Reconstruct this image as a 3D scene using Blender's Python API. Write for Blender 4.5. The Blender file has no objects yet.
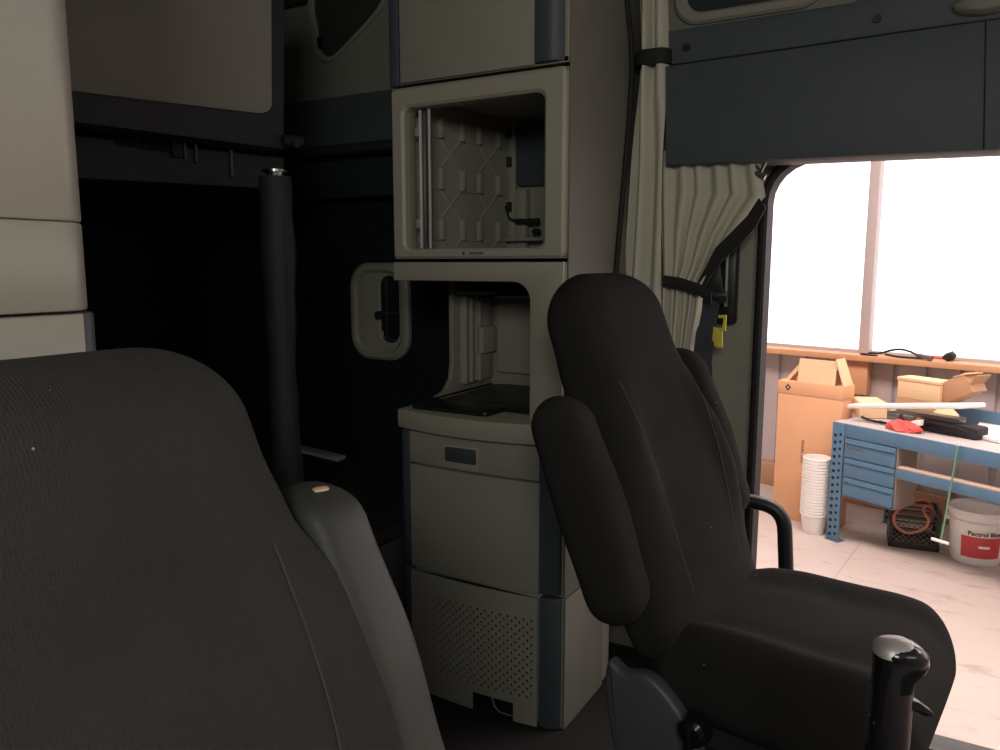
import bpy, bmesh, math, random
from mathutils import Vector, Matrix
random.seed(7)
SC = bpy.context.scene
COL = SC.collection
R = math.radians
PI = math.pi
# ------------------------------------------------------------ camera
F_PX = 780.0; PITCH = R(8.1); YAW = R(30)
CAM_LOC = Vector((0, 0, 1.33))
cd = bpy.data.cameras.new('camera'); cam = bpy.data.objects.new('camera', cd); COL.objects.link(cam)
cd.sensor_width = 36; cd.lens = 36 * F_PX / 1000; cd.clip_start = 0.02
cam.location = CAM_LOC; cam.rotation_euler = (PI/2 - PITCH, 0, YAW)
SC.camera = cam
# ------------------------------------------------------------ world and lamps
w = bpy.data.worlds.new('world'); SC.world = w; w.use_nodes = True
w.node_tree.nodes['Background'].inputs[0].default_value = (0.9, 0.95, 1, 1)
w.node_tree.nodes['Background'].inputs[1].default_value = 0.022
def area(name, loc, rot, sx, sy, power, col):
    l = bpy.data.lights.new(name, 'AREA'); l.shape = 'RECTANGLE'; l.size = sx; l.size_y = sy
    l.energy = power; l.color = col
    o = bpy.data.objects.new(name, l); COL.objects.link(o); o.location = loc; o.rotation_euler = rot
    return o
# shop lamps over the bench side of the truck (roof of the cab shades its inside)
area('shop_lamp', (-1.2, 4.6, 3.6), (0, 0, R(-17)), 4.0, 1.2, 232, (1.0, 0.80, 0.72))
area('shop_lamp', (2.2, 4.0, 3.6), (0, 0, R(-17)), 3.0, 1.2, 110, (1.0, 0.82, 0.75))
# unseen fill lamp added behind the camera on the open near side
area('near_side_fill', (0.6, -1.35, 2.1), (R(78), 0, R(29)), 0.8, 0.5, 22, (0.98, 0.98, 0.88))
# weak fill lamp added at the front to brighten the sleeper corner
area('front_fill', (1.9, -0.1, 2.0), (R(85), 0, R(62)), 0.8, 0.5, 3.5, (0.95, 0.98, 0.92))
SC.view_settings.view_transform = 'Standard'; SC.view_settings.look = 'None'
SC.view_settings.gamma = 1; SC.view_settings.use_curve_mapping = False
SC.view_settings.exposure = 0.0
# ------------------------------------------------------------ pixel rays, used only to measure places on known planes
_fh = Vector((-math.sin(YAW), math.cos(YAW), 0)); _z = Vector((0, 0, 1))
_F = _fh*math.cos(PITCH) - _z*math.sin(PITCH); _U = _fh*math.sin(PITCH) + _z*math.cos(PITCH)
_R = Vector((math.cos(YAW), math.sin(YAW), 0))
def at(x, y, n, d):
    r = _F + _R*((x-500)/F_PX) + _U*((375-y)/F_PX); n = Vector(n)
    return CAM_LOC + r*((d - n.dot(CAM_LOC))/n.dot(r))
def atX(x, y, v): return at(x, y, (1, 0, 0), v)
def atY(x, y, v): return at(x, y, (0, 1, 0), v)
def atZ(x, y, v): return at(x, y, (0, 0, 1), v)
# ------------------------------------------------------------ materials
def lin(c): return tuple((x/255/12.92 if x/255 <= .04045 else ((x/255+.055)/1.055)**2.4) for x in c)
def mat(name, col, rough=.6, metal=0, bump=0, bscale=60, var=.12, vscale=6, spec=.5, specks=False, emit=None, coat=0, dist=.002, weave=False, alpha=None):
    m = bpy.data.materials.new(name); m.use_nodes = True; nt = m.node_tree; N = nt.nodes; L = nt.links
    b = N['Principled BSDF']; b.inputs['Roughness'].default_value = rough; b.inputs['Metallic'].default_value = metal
    b.inputs['Specular IOR Level'].default_value = spec; b.inputs['Coat Weight'].default_value = coat
    tc = N.new('ShaderNodeTexCoord')
    nz = N.new('ShaderNodeTexNoise'); nz.inputs['Scale'].default_value = vscale; nz.inputs['Detail'].default_value = 5
    L.new(tc.outputs['Object'], nz.inputs['Vector'])
    mx = N.new('ShaderNodeMix'); mx.data_type = 'RGBA'
    mx.inputs[6].default_value = tuple(max(0, c*(1-var)) for c in col) + (1,)
    mx.inputs[7].default_value = tuple(min(1, c*(1+var)) for c in col) + (1,)
    L.new(nz.outputs['Fac'], mx.inputs[0]); out = mx.outputs[2]
    if specks:
        vo = N.new('ShaderNodeTexVoronoi'); vo.inputs['Scale'].default_value = 14
        L.new(tc.outputs['Object'], vo.inputs['Vector'])
        lt = N.new('ShaderNodeMath'); lt.operation = 'LESS_THAN'; lt.inputs[1].default_value = 0.022
        L.new(vo.outputs['Distance'], lt.inputs[0])
        m2 = N.new('ShaderNodeMix'); m2.data_type = 'RGBA'; m2.inputs[7].default_value = (.45, .45, .42, 1)
        L.new(lt.outputs[0], m2.inputs[0]); L.new(out, m2.inputs[6]); out = m2.outputs[2]
    L.new(out, b.inputs['Base Color'])
    if bump:
        n2 = N.new('ShaderNodeTexNoise'); n2.inputs['Scale'].default_value = bscale; n2.inputs['Detail'].default_value = 3
        L.new(tc.outputs['Object'], n2.inputs['Vector'])
        bp = N.new('ShaderNodeBump'); bp.inputs['Strength'].default_value = bump; bp.inputs['Distance'].default_value = dist
        h = n2.outputs['Fac']
        if weave:
            wv = N.new('ShaderNodeTexWave'); wv.inputs['Scale'].default_value = 70; wv.inputs['Distortion'].default_value = 4.0; wv.inputs['Detail Scale'].default_value = 6; wv.bands_direction = 'Y'
            L.new(tc.outputs['Object'], wv.inputs['Vector'])
            ad = N.new('ShaderNodeMath'); ad.operation = 'ADD'; L.new(h, ad.inputs[0]); L.new(wv.outputs['Fac'], ad.inputs[1]); h = ad.outputs[0]
        L.new(h, bp.inputs['Height']); L.new(bp.outputs['Normal'], b.inputs['Normal'])
    if emit:
        b.inputs['Emission Color'].default_value = emit[0] + (1,); b.inputs['Emission Strength'].default_value = emit[1]
    if alpha is not None: b.inputs['Alpha'].default_value = alpha
    return m
M = {}
M['beige'] = mat('beige_plastic', (.33, .318, .262), .5, bump=.15, bscale=220, var=.08)
M['beige_light'] = mat('beige_smooth_plastic', (.42, .39, .32), .38, bump=.08, bscale=300, var=.06)
M['side_sheet'] = mat('tower_side_shaded', (.185, .185, .158), .6, bump=.2, bscale=220, var=.08)  # beige side, darkened in colour for the weaker light on this face
M['beige_vinyl'] = mat('beige_vinyl', (.26, .255, .215), .7, bump=.3, bscale=180, var=.08)
M['slate'] = mat('slate_plastic', (.062, .075, .09), .5, bump=.15, bscale=260, var=.1)
M['slate_vinyl'] = mat('slate_vinyl', (.078, .091, .104), .62, bump=.3, bscale=200, var=.1)
M['dark'] = mat('dark_trim', (.018, .024, .032), .6, bump=.2, bscale=120)
M['near_panel'] = mat('near_panel_plastic', (.36, .345, .285), .34, bump=.08, bscale=300, var=.07)
M['void'] = mat('black_felt', (.014, .017, .020), .95, bump=.2, bscale=80, spec=.1)
M['black'] = mat('black_plastic', (.012, .013, .014), .42, bump=.05, bscale=300)
M['gloss'] = mat('gloss_black', (.008, .009, .011), .18, coat=.3)
M['rubber'] = mat('rubber', (.012, .012, .013), .75, bump=.2, bscale=150)
M['fabric'] = mat('seat_fabric', (.060, .060, .054), .95, bump=.9, bscale=420, var=.28, vscale=5, spec=.15, specks=True, weave=True)
M['fabric_blk'] = mat('black_seat_fabric', (.028, .027, .0265), .95, bump=.6, bscale=380, var=.3, vscale=6, spec=.12, specks=True)
M['vinyl_arm'] = mat('armrest_vinyl', (.046, .048, .042), .55, bump=.2, bscale=200, var=.25, vscale=9, specks=True)
M['seam'] = mat('seam_thread', (.07, .07, .065), .9)
M['mattress'] = mat('mattress_ticking', (.022, .023, .024), .8, bump=.7, bscale=25, dist=.01)
M['curtain'] = mat('curtain_cloth', (.60, .575, .47), .85, bump=.25, bscale=160, var=.06)
M['chrome'] = mat('chrome', (.92, .92, .90), .45, metal=.35, var=.02)
M['steel'] = mat('dull_steel', (.22, .22, .21), .35, metal=.8)
M['plate'] = mat('brushed_plate', (.52, .48, .46), .45, metal=.45)
M['yellow'] = mat('yellow_tag', (.75, .68, .08), .5)
M['carpet'] = mat('cab_floor_mat', (.014, .014, .015), .9, bump=.8, bscale=150, dist=.004)
M['carton'] = mat('cardboard', (.74, .41, .23), .85, bump=.08, bscale=90, var=.05)
M['carton2'] = mat('pale_cardboard', (.80, .57, .36), .85, bump=.08, bscale=90, var=.05)
M['cartondk'] = mat('brown_cardboard', (.50, .29, .17), .85, var=.06)
M['ink'] = mat('printed_ink', (.09, .05, .03), .8)
M['blue'] = mat('blue_enamel', (.095, .20, .32), .45, var=.12, vscale=8)
M['hole'] = mat('punched_hole_shade', (.006, .012, .024), .8)
M['white'] = mat('white_plastic', (.92, .91, .89), .4, var=.03)
M['whitepaint'] = mat('white_painted_board', (.88, .86, .84), .45, var=.03)
M['paper'] = mat('paper', (.9, .88, .85), .7, var=.02)
M['red'] = mat('red_label', (.66, .075, .085), .5, var=.1)
M['redrag'] = mat('red_cloth', (.72, .12, .11), .85, var=.2, vscale=20)
M['hose'] = mat('orange_hose', (.55, .20, .13), .5)
M['green'] = mat('green_cord', (.16, .36, .24), .5)
M['wood'] = mat('pine_timber', (.62, .33, .18), .7, bump=.1, bscale=30, var=.18, vscale=4)
M['benchtop'] = mat('worn_bench_top', (.50, .46, .46), .6, var=.15, vscale=7)
M['ply'] = mat('plywood_edge', (.60, .46, .38), .7, var=.1)
M['tin'] = mat('corrugated_sheet', (.52, .46, .47), .5, metal=.2, var=.08)
M['frame_pink'] = mat('window_mullion', (.50, .44, .45), .5, var=.06)
M['bag'] = mat('black_bag', (.02, .02, .025), .7, bump=.5, bscale=40, dist=.01)
M['crate'] = mat('black_crate_plastic', (.03, .03, .034), .5)
# concrete
def concrete():
    m = mat('shop_concrete', (.52, .45, .42), .75, var=.10, vscale=1.6); nt = m.node_tree; N = nt.nodes; L = nt.links
    b = N['Principled BSDF']; src = b.inputs['Base Color'].links[0].from_socket
    tc = N['Texture Coordinate']
    mp = N.new('ShaderNodeMapping'); mp.inputs['Scale'].default_value = (1.2, 3.2, 1); L.new(tc.outputs['Object'], mp.inputs[0])
    nz = N.new('ShaderNodeTexNoise'); nz.inputs['Scale'].default_value = 3.0; nz.inputs['Detail'].default_value = 8; nz.inputs['Roughness'].default_value = .65
    L.new(mp.outputs[0], nz.inputs['Vector'])
    cr = N.new('ShaderNodeValToRGB'); cr.color_ramp.elements[0].position = .30; cr.color_ramp.elements[0].color = (.72, .68, .66, 1)
    cr.color_ramp.elements[1].position = .46; cr.color_ramp.elements[1].color = (1, 1, 1, 1)
    L.new(nz.outputs['Fac'], cr.inputs[0])
    mx = N.new('ShaderNodeMix'); mx.data_type = 'RGBA'; mx.blend_type = 'MULTIPLY'; mx.inputs[0].default_value = 1
    L.new(src, mx.inputs[6]); L.new(cr.outputs[0], mx.inputs[7]); L.new(mx.outputs[2], b.inputs['Base Color'])
    return m
M['concrete'] = concrete()
# daylit translucent window
M['daylight'] = mat('daylit_window', (.9, .9, .9), .5, emit=((1.0, .985, .985), 1.15))
# ------------------------------------------------------------ mesh builder
class MB:
    def __init__(s): s.bm = bmesh.new()
    def _merge(s, b, Mx=None):
        if Mx is not None: bmesh.ops.transform(b, matrix=Mx, verts=b.verts)
        me = bpy.data.meshes.new('t'); b.to_mesh(me); b.free(); s.bm.from_mesh(me); bpy.data.meshes.remove(me)
    def box(s, x0, x1, y0, y1, z0, z1, bev=0, seg=2, Mx=None):
        b = bmesh.new(); bmesh.ops.create_cube(b, size=1)
        for v in b.verts: v.co = Vector(((x0+x1)/2 + v.co.x*(x1-x0), (y0+y1)/2 + v.co.y*(y1-y0), (z0+z1)/2 + v.co.z*(z1-z0)))
        if bev: bmesh.ops.bevel(b, geom=b.edges[:], offset=bev, segments=seg, profile=.5, affect='EDGES')
        s._merge(b, Mx); return s
    def tube(s, pts, r, n=12, cap=True, Mx=None):
        pts = [Vector(p) for p in pts]; rs = r if isinstance(r, (list, tuple)) else [r]*len(pts)
        b = bmesh.new(); rings = []; up = None
        for i, p in enumerate(pts):
            t = (pts[min(i+1, len(pts)-1)] - pts[max(i-1, 0)]).normalized()
            if up is None: up = Vector((0, 0, 1)) if abs(t.z) < .9 else Vector((1, 0, 0))
            a = t.cross(up).normalized(); up = a.cross(t).normalized()
            rings.append([b.verts.new(p + (a*math.cos(2*PI*k/n) + up*math.sin(2*PI*k/n))*rs[i]) for k in range(n)])
        for i in range(len(rings)-1):
            for k in range(n): b.faces.new((rings[i][k], rings[i][(k+1) % n], rings[i+1][(k+1) % n], rings[i+1][k]))
        if cap: b.faces.new(rings[0][::-1]); b.faces.new(rings[-1])
        bmesh.ops.recalc_face_normals(b, faces=b.faces[:]); s._merge(b, Mx); return s
    def loft(s, rings, closed=False, cap=True, Mx=None):
        b = bmesh.new(); vs = [[b.verts.new(Vector(p)) for p in r] for r in rings]; n = len(rings[0])
        m = len(rings); last = m if closed else m-1
        for i in range(last):
            A = vs[i]; B = vs[(i+1) % m]
            for k in range(n): b.faces.new((A[k], A[(k+1) % n], B[(k+1) % n], B[k]))
        if cap and not closed: b.faces.new(vs[0][::-1]); b.faces.new(vs[-1])
        bmesh.ops.recalc_face_normals(b, faces=b.faces[:]); s._merge(b, Mx); return s
    def prism(s, poly, fn, d0, d1, bev=0, seg=2, Mx=None):
        """poly: 2d points; fn(a,b,d) -> 3d point"""
        b = bmesh.new()
        A = [b.verts.new(Vector(fn(x, y, d0))) for x, y in poly]; B = [b.verts.new(Vector(fn(x, y, d1))) for x, y in poly]
        n = len(poly); ca = b.faces.new(A[::-1]); cb = b.faces.new(B)
        for k in range(n): b.faces.new((A[k], A[(k+1) % n], B[(k+1) % n], B[k]))
        bmesh.ops.recalc_face_normals(b, faces=b.faces[:])
        if bev:
            es = list(set(list(ca.edges) + list(cb.edges)))
            bmesh.ops.bevel(b, geom=es, offset=bev, segments=seg, profile=.5, affect='EDGES')
        s._merge(b, Mx); return s
    def sheet(s, grid, th, Mx=None):
        """grid[i][j] 3d points -> solid sheet of thickness th along local normals"""
        b = bmesh.new(); V = [[b.verts.new(Vector(p)) for p in row] for row in grid]
        for i in range(len(V)-1):
            for j in range(len(V[0])-1): b.faces.new((V[i][j], V[i][j+1], V[i+1][j+1], V[i+1][j]))
        bmesh.ops.recalc_face_normals(b, faces=b.faces[:])
        bmesh.ops.solidify(b, geom=b.faces[:], thickness=th)
        bmesh.ops.recalc_face_normals(b, faces=b.faces[:])
        s._merge(b, Mx); return s
    def build(s, name, m, parent=None, smooth=True, angle=35, label=None):
        me = bpy.data.meshes.new(name); s.bm.to_mesh(me); s.bm.free()
        me.materials.append(m if not isinstance(m, str) else M[m])
        if smooth:
            me.polygons.foreach_set('use_smooth', [True]*len(me.polygons)); me.set_sharp_from_angle(angle=R(angle))
        o = bpy.data.objects.new(name, me); COL.objects.link(o)
        if parent is not None: o.parent = parent
        if label: o['label'] = label
        return o
def build_loose(mb, name, m, parent, label=None, shift=None):
    """every unconnected piece of the builder becomes a part of its own"""
    bm = mb.bm; bm.verts.ensure_lookup_table(); seen = set(); out = []
    for v in bm.verts:
        if v in seen: continue
        st = [v]; comp = []; seen.add(v)
        while st:
            q = st.pop(); comp.append(q)
            for e in q.link_edges:
                o2 = e.other_vert(q)
                if o2 not in seen: seen.add(o2); st.append(o2)
        nb = MB(); mp = {q: nb.bm.verts.new(q.co) for q in comp}
        for f in {f for q in comp for f in q.link_faces}: nb.bm.faces.new([mp[q] for q in f.verts])
        nb.bm.normal_update(); o = nb.build(name, m, parent, label=label)
        if shift is not None: o.location = -Vector(shift)
        out.append(o)
    bm.free(); return out
def tag(o, label, cat, group=None, kind=None):
    o['label'] = label; o['category'] = cat
    if group: o['group'] = group
    if kind: o['kind'] = kind
    return o
def thing(name, label, cat, loc=(0, 0, 0), rz=0, group=None):
    o = bpy.data.objects.new(name, None); COL.objects.link(o); o.location = loc; o.rotation_euler = (0, 0, rz)
    o.empty_display_size = .05
    return tag(o, label, cat, group)
def struct(o, label=None):
    o['kind'] = 'structure'
    if label: o['label'] = label
    return o
def rrect(x0, x1, y0, y1, r, n=6):
    """rounded rectangle; r a number or (bl, br, tr, tl)"""
    rs = r if isinstance(r, (tuple, list)) else (r,)*4
    P = []
    for (cx, cy, a0, q) in ((x0, y0, PI, rs[0]), (x1, y0, 1.5*PI, rs[1]), (x1, y1, 0, rs[2]), (x0, y1, .5*PI, rs[3])):
        q = max(q, 1e-4); sx = 1 if cx == x0 else -1; sy = 1 if cy == y0 else -1
        for k in range(n+1):
            a = a0 + .5*PI*k/n
            P.append((cx + sx*q + q*math.cos(a), cy + sy*q + q*math.sin(a)))
    return P
def frame(mb, outer, inner, fn, d0, d1, bev=.004, Mx=None):
    """solid ring between two loops with the same point count; front at d1"""
    def ins(loop, k):   # offset toward centroid by k
        cx = sum(p[0] for p in loop)/len(loop); cy = sum(p[1] for p in loop)/len(loop)
        X0 = max(abs(p[0]-cx) for p in loop); Y0 = max(abs(p[1]-cy) for p in loop)
        return [(cx+(x-cx)*(1-k/X0), cy+(y-cy)*(1-k/Y0)) for x, y in loop]
    s = 1 if d1 > d0 else -1
    loops = [[fn(x, y, d0) for x, y in outer], [fn(x, y, d1 - s*bev) for x, y in outer], [fn(x, y, d1) for x, y in ins(outer, bev)],
             [fn(x, y, d1) for x, y in ins(inner, -bev)], [fn(x, y, d1 - s*bev) for x, y in inner], [fn(x, y, d0) for x, y in inner]]
    mb.loft(loops, closed=True, Mx=Mx); return mb
XZ = lambda y0: (lambda a, b, d: (a, y0 - d, b))        # faces -Y, d towards the camera side
YZ = lambda x0: (lambda a, b, d: (x0 + d, a, b))        # faces +X
def arc_path(pts, r=.05, n=6):
    P = [Vector(p) for p in pts]; out = [P[0]]
    for i in range(1, len(P)-1):
        a = (P[i-1]-P[i]).normalized(); b = (P[i+1]-P[i]).normalized()
        rr = min(r, (P[i-1]-P[i]).length*.5, (P[i+1]-P[i]).length*.5)
        s = P[i]+a*rr; e = P[i]+b*rr
        for k in range(n+1):
            t = k/n; out.append(s*(1-t)**2 + P[i]*2*t*(1-t) + e*t*t)
    out.append(P[-1]); return out
def text_mesh(name, txt, size, m, Mx, parent=None, ext=.0006, bold=0, shear=0, align='CENTER'):
    c = bpy.data.curves.new(name, 'FONT'); c.body = txt; c.size = size; c.extrude = ext; c.align_x = align; c.align_y = 'CENTER'
    c.offset = bold; c.shear = shear; c.resolution_u = 2
    t = bpy.data.objects.new(name, c); COL.objects.link(t)
    dg = bpy.context.evaluated_depsgraph_get(); me = bpy.data.meshes.new_from_object(t.evaluated_get(dg))
    bpy.data.objects.remove(t); me.transform(Mx); me.materials.clear(); me.materials.append(M[m])
    o = bpy.data.objects.new(name, me); COL.objects.link(o)
    if parent is not None: o.parent = parent
    return o
def axes(ex, ey, ez, loc):
    m = Matrix.Identity(4)
    for i, e in enumerate((ex, ey, ez)):
        for j in range(3): m[j][i] = e[j]
    m.translation = Vector(loc); return m
# ============================================================ CAB SHELL
FZ = -0.09            # cab floor
WY = 2.63             # far side wall, inside face
CZ = 2.42             # cab roof, inside
b = MB(); b.box(-2.75, 1.5, .2, 2.565, FZ-.06, FZ, .002); b.box(-2.75, -.545, 2.56, WY-.003, FZ-.06, FZ, .002)
struct(b.build('floor', 'carpet'), 'black cab floor mat under the seats and the tower')
b = MB(); b.box(-2.85, 1.5, .1, WY+.12, CZ, CZ+.05, .005); struct(b.build('ceiling', 'beige_vinyl'), 'beige cab ceiling')
# far side wall with the door opening; the opening outline continues past the frame
DX0 = -.543; DX1 = .62; DZ0 = -.30; DZ1 = 1.665
b = MB()
b.box(-2.75, -1.6, WY, WY+.06, FZ-.06, CZ)
struct(b.build('wall_right_rear', 'void'), 'dark side wall behind the bunk')
b = MB()
frame(b, rrect(-1.6, .8, -.40, CZ, .001), rrect(DX0-.012, DX1+.012, DZ0, DZ1+.012, (.03, .03, .08, .15)), XZ(WY+.06), 0, .06, .012)
struct(b.build('wall_right', 'beige'), 'grey beige pillar and side wall round the open driver door')
b = MB(); frame(b, rrect(DX0-.010, DX1+.010, DZ0+.002, DZ1+.010, (.03, .03, .08, .148)), rrect(DX0+.016, DX1-.02, DZ0+.02, DZ1-.016, (.02, .02, .07, .125)), XZ(WY+.075), 0, .10, .008)
tag(b.build('door_seal', 'rubber'), 'black rubber seal lining the open door frame', 'seal')
b = MB(); b.box(-2.81, -2.75, .1, WY+.06, FZ-.06, CZ); struct(b.build('wall_rear', 'void'), 'dark rear wall of the sleeper')
b = MB(); b.box(-2.75, -1.06, .14, .2, FZ-.06, CZ); struct(b.build('wall_left', 'beige'))
# door sill tread
b = MB(); b.box(-.50, .6, 2.47, 2.562, FZ, FZ+.006, .002)
tag(b.build('sill_plate', 'black'), 'black sill tread at the open door', 'sill')
# beige upper sleeper side wall with oval recess, slate band below
b = MB(); b.box(-2.72, -1.56, WY-.03, WY, 2.02, CZ-.005, .01)
up = b.build('wall_panel', 'beige_vinyl'); tag(up, 'beige padded panel above the dark band in the sleeper corner', 'wall panel')
b = MB()
ov = []
ctr = [atY(x, y, WY-.035) for x, y in ((314, -12), (390, -30), (388, 2), (350, 45), (330, 62), (317, 55), (314, 35))]
cx = sum(p.x for p in ctr)/7; cz = sum(p.z for p in ctr)/7
def smooth_loop(P, n=6):
    out = []; m = len(P)
    for i in range(m):
        p0, p1, p2, p3 = P[i-1], P[i], P[(i+1) % m], P[(i+2) % m]
        for k in range(n):
            t = k/n
            out.append(tuple(.5*((2*p1[j]) + (-p0[j]+p2[j])*t + (2*p0[j]-5*p1[j]+4*p2[j]-p3[j])*t*t + (-p0[j]+3*p1[j]-3*p2[j]+p3[j])*t**3) for j in (0, 1)))
    return out
lp = smooth_loop([(p.x, p.z) for p in ctr])
inn = [(cx+(x-cx)*.84, cz+(z-cz)*.86) for x, z in lp]
frame(b, lp, inn, XZ(WY-.03), 0, .016, .005); wf = b.build('recess_rim', 'beige')
b = MB(); b.prism(inn, XZ(WY-.03), -.002, .004); wp = b.build('recess_plate', 'steel', wf, label='dull grey plate inside the rim')
b = MB(); q = atY(320, 42, WY-.036); b.box(q.x-.015, q.x+.02, q.y-.008, q.y, q.z-.03, q.z+.02, .004); b.build('clip', 'black', wf)
tag(wf, 'teardrop shaped rim with grey plate on beige sleeper panel', 'wall fitting')
b = MB(); b.box(-2.72, -1.56, WY-.06, WY, 1.81, 2.018, .012)
tag(b.build('trim_band', 'slate_vinyl'), 'dark slate band under the beige panel beside the tower', 'trim')
b = MB(); b.box(-2.72, -1.6, WY-.20, WY, 1.76, 1.80, .015); b.box(-2.72, -1.6, WY-.10, WY, 1.6, 1.76, .01)
tag(b.build('side_ledge', 'dark'), 'dark narrow ledge running along the sleeper side wall', 'ledge')
# oval hatch trim on the side wall
def hatch():
    t = thing('luggage_hatch', 'beige oval trim with black latch window on dark sleeper wall', 'hatch', (-2.1, WY, 1.13))
    f = XZ(-.0); Z0 = 0
    b = MB(); frame(b, rrect(-.155, .155, -.205, .205, .10, 8), rrect(-.115, .115, -.165, .165, .075, 8), f, 0, .03, .012); b.build('rim', 'beige', t)
    b = MB(); frame(b, rrect(-.12, .12, -.17, .17, .078, 8), rrect(-.0, .10, -.13, .15, .045, 8), f, 0, .012, .004); b.build('inner_panel', 'beige', t)
    b = MB(); b.prism(rrect(-.0, .10, -.13, .15, .045, 8), f, -.001, .003); b.build('slot_back', 'black', t)
    b = MB(); b.box(-.012, .10, -.022, -.008, -.012, .002, .004); b.box(.03, .045, -.02, -.006, -.12, .14, .004); b.tube([(.005, -.01, -.015), (.005, -.035, -.015)], .018); b.build('latch', 'dark', t)
    b = MB(); b.tube(arc_path([(.01, -.012, -.08), (.02, -.012, -.115), (.09, -.012, -.118)], .02), .004); b.build('bail', 'steel', t)
hatch()
# ============================================================ REAR OVERHEAD LOCKER
ux = Vector((.866*.807-.5*.591, .5*.807+.866*.591, 0)).normalized(); un = Vector((-ux.y, ux.x, 0))   # along the front, into the back
Pc = _R*(-.66) + _fh*2.4
def lk(a, d, z): p = Pc + ux*a + un*(-d); return (p.x, p.y, z)
LKF = lambda a, bb, d: lk(a, d, bb)
t = thing('overhead_locker', 'beige fronted overhead locker with slate frame above the bunk', 'cabinet', (Pc.x, Pc.y, 1.72))
T = Matrix.Translation(-Vector((Pc.x, Pc.y, 1.72)))
def nd(x, y, off=0): q = at(x, y, tuple(un), un.dot(Pc)+off); return ((q-Pc).dot(ux), q.z)
c = [nd(285, 150), nd(60, 122), nd(40, -60), nd(286, -60)]
b = MB(); b.prism([(c[1][0]-.45, c[1][1]+.02), c[0], c[3], (c[2][0]-.45, c[2][1])], LKF, -.45, 0, .012, Mx=T); b.build('body', 'dark', t)
c2 = [nd(70, 92), nd(259, 114.5), nd(270, -60), nd(50, -60)]
qa = [nd(259+12*math.sin(k*PI/12), 104.5+10*math.cos(k*PI/12)) for k in range(7)]
b = MB(); b.prism([(c2[0][0]-.3, c2[0][1]+.04), c2[0]] + qa + [c2[2], (c2[3][0]-.3, c2[3][1])], LKF, -.002, .014, .006, Mx=T); b.build('door', 'beige_vinyl', t)
b = MB(); q = nd(290, 142); b.tube([Vector(lk(q[0]-.03, .02, q[1])), Vector(lk(q[0]+.03, .02, q[1]))], .017, Mx=T); b.tube([Vector(lk(q[0]+.005, .01, q[1]-.01)), Vector(lk(q[0]+.005, .045, q[1]-.01))], .012, Mx=T); b.build('hinge', 'rubber', t)
# dark service panel below the locker
sp = thing('service_panel', 'dark panel with speaker slots and switch under the overhead locker', 'panel', (Pc.x, Pc.y, 1.6))
T = Matrix.Translation(-Vector((Pc.x, Pc.y, 1.6)))
O2 = .10
zt0 = nd(60, 122)[1]-.006; zt1 = nd(285, 150)[1]-.006
c = [(nd(60, 134, O2)[0], zt0), (nd(285, 158, O2)[0], zt1), nd(285, 190, O2), nd(60, 178, O2)]
b = MB(); b.prism([(c[3][0]-.4, c[3][1]), c[2], c[1], (c[0][0]-.4, c[0][1])], lambda a, bb, d: lk(a, d-O2, bb), -.1, 0, .01, Mx=T); b.build('board', 'dark', sp)
def onp(x, y, d=0): q = nd(x, y, O2); return q
b = MB()
for k in range(16):
    q = nd(116+k*3.4, 138+k*.5, O2)
    b.box(-.0025, .0025, -.004, .001, -.02, .02, Mx=T @ Matrix.Translation(Vector(lk(q[0], -O2, q[1]))) @ Matrix.Rotation(math.atan2(ux.y, ux.x), 4, 'Z'))
b.build('speaker_slots', 'void', sp)
for (x, w_, h_, mm, nm) in ((176, .016, .028, 'rubber', 'socket'), (184, .004, .035, 'slate', 'clip_bar'), (195, .004, .045, 'slate', 'clip_bar'), (231, .005, .04, 'slate', 'clip_bar')):
    q = nd(x, 148 if x < 200 else 164, O2)
    b = MB(); b.box(-w_, w_, -.014, .002, -h_, h_, .003, Mx=T @ Matrix.Translation(Vector(lk(q[0], -O2, q[1]))) @ Matrix.Rotation(math.atan2(ux.y, ux.x), 4, 'Z')); b.build(nm, mm, sp)
# padded support column with chrome cap
PB = atX(275, 170, -1.60); PT = PB.z; PB.z = .502
t = thing('padded_post', 'dark padded post with a chrome cap rising from the bunk', 'post', PB)
b = MB(); n = 24; rings = []
for i in range(30):
    h = i/29*(PT-.52); r_ = .041 + .004*math.sin(h*9) + .002*math.sin(h*31)
    rings.append([(r_*math.cos(2*PI*k/n)*(1+.05*math.sin(3*k+h*6)), r_*math.sin(2*PI*k/n), h) for k in range(n)])
b.loft(rings); b.build('padding', mat('post_padding', (.017, .020, .024), .7, bump=.4, bscale=60, dist=.004), t)
b = MB(); H_ = PT-.502; b.tube([(0, 0, H_-.04), (0, 0, H_-.005)], [.020, .024], 20); b.tube([(0, 0, H_-.006), (0, 0, H_)], .034, 24); b.build('cap', mat('post_cap_metal', (.30, .30, .29), .25, metal=1), t)
# ============================================================ BUNK
t = thing('bunk', 'black quilted bunk mattress on a grey base behind the seats', 'bunk', (-2.1, 1.4, FZ))
b = MB(); g = []
n = 60
for i in range(n+1):
    row = []
    for j in range(41):
        x = -2.72 + 1.20*i/n; y = .3 + 2.3*j/40
        e = min((x+2.72), (-1.52-x), (y-.3), (2.6-y)); zz = .5 - .05*math.exp(-e*30) + .006*math.sin(x*26+1.5*math.sin(y*4))*math.sin(y*14)
        row.append((x+2.1, y-1.4, zz-FZ))
    g.append(row)
b.sheet(g, .03)
b.box(-.62, .58, -1.1, 1.2, .44-FZ, .485-FZ, .02); b.build('mattress', 'mattress', t)
b = MB(); b.box(-.60, .56, -1.08, 1.18, 0, .43-FZ, .02); b.build('base', mat('bunk_base_grey', (.075, .08, .09), .6, bump=.2), t)
p = [atZ(x, y, .508) for x, y in ((290, 449), (306, 447), (346, 457), (338, 461))]
b = MB(); b.prism([(q.x, q.y) for q in p], lambda a, bb, d: (a, bb, d), .503, .515, .002)
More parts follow.
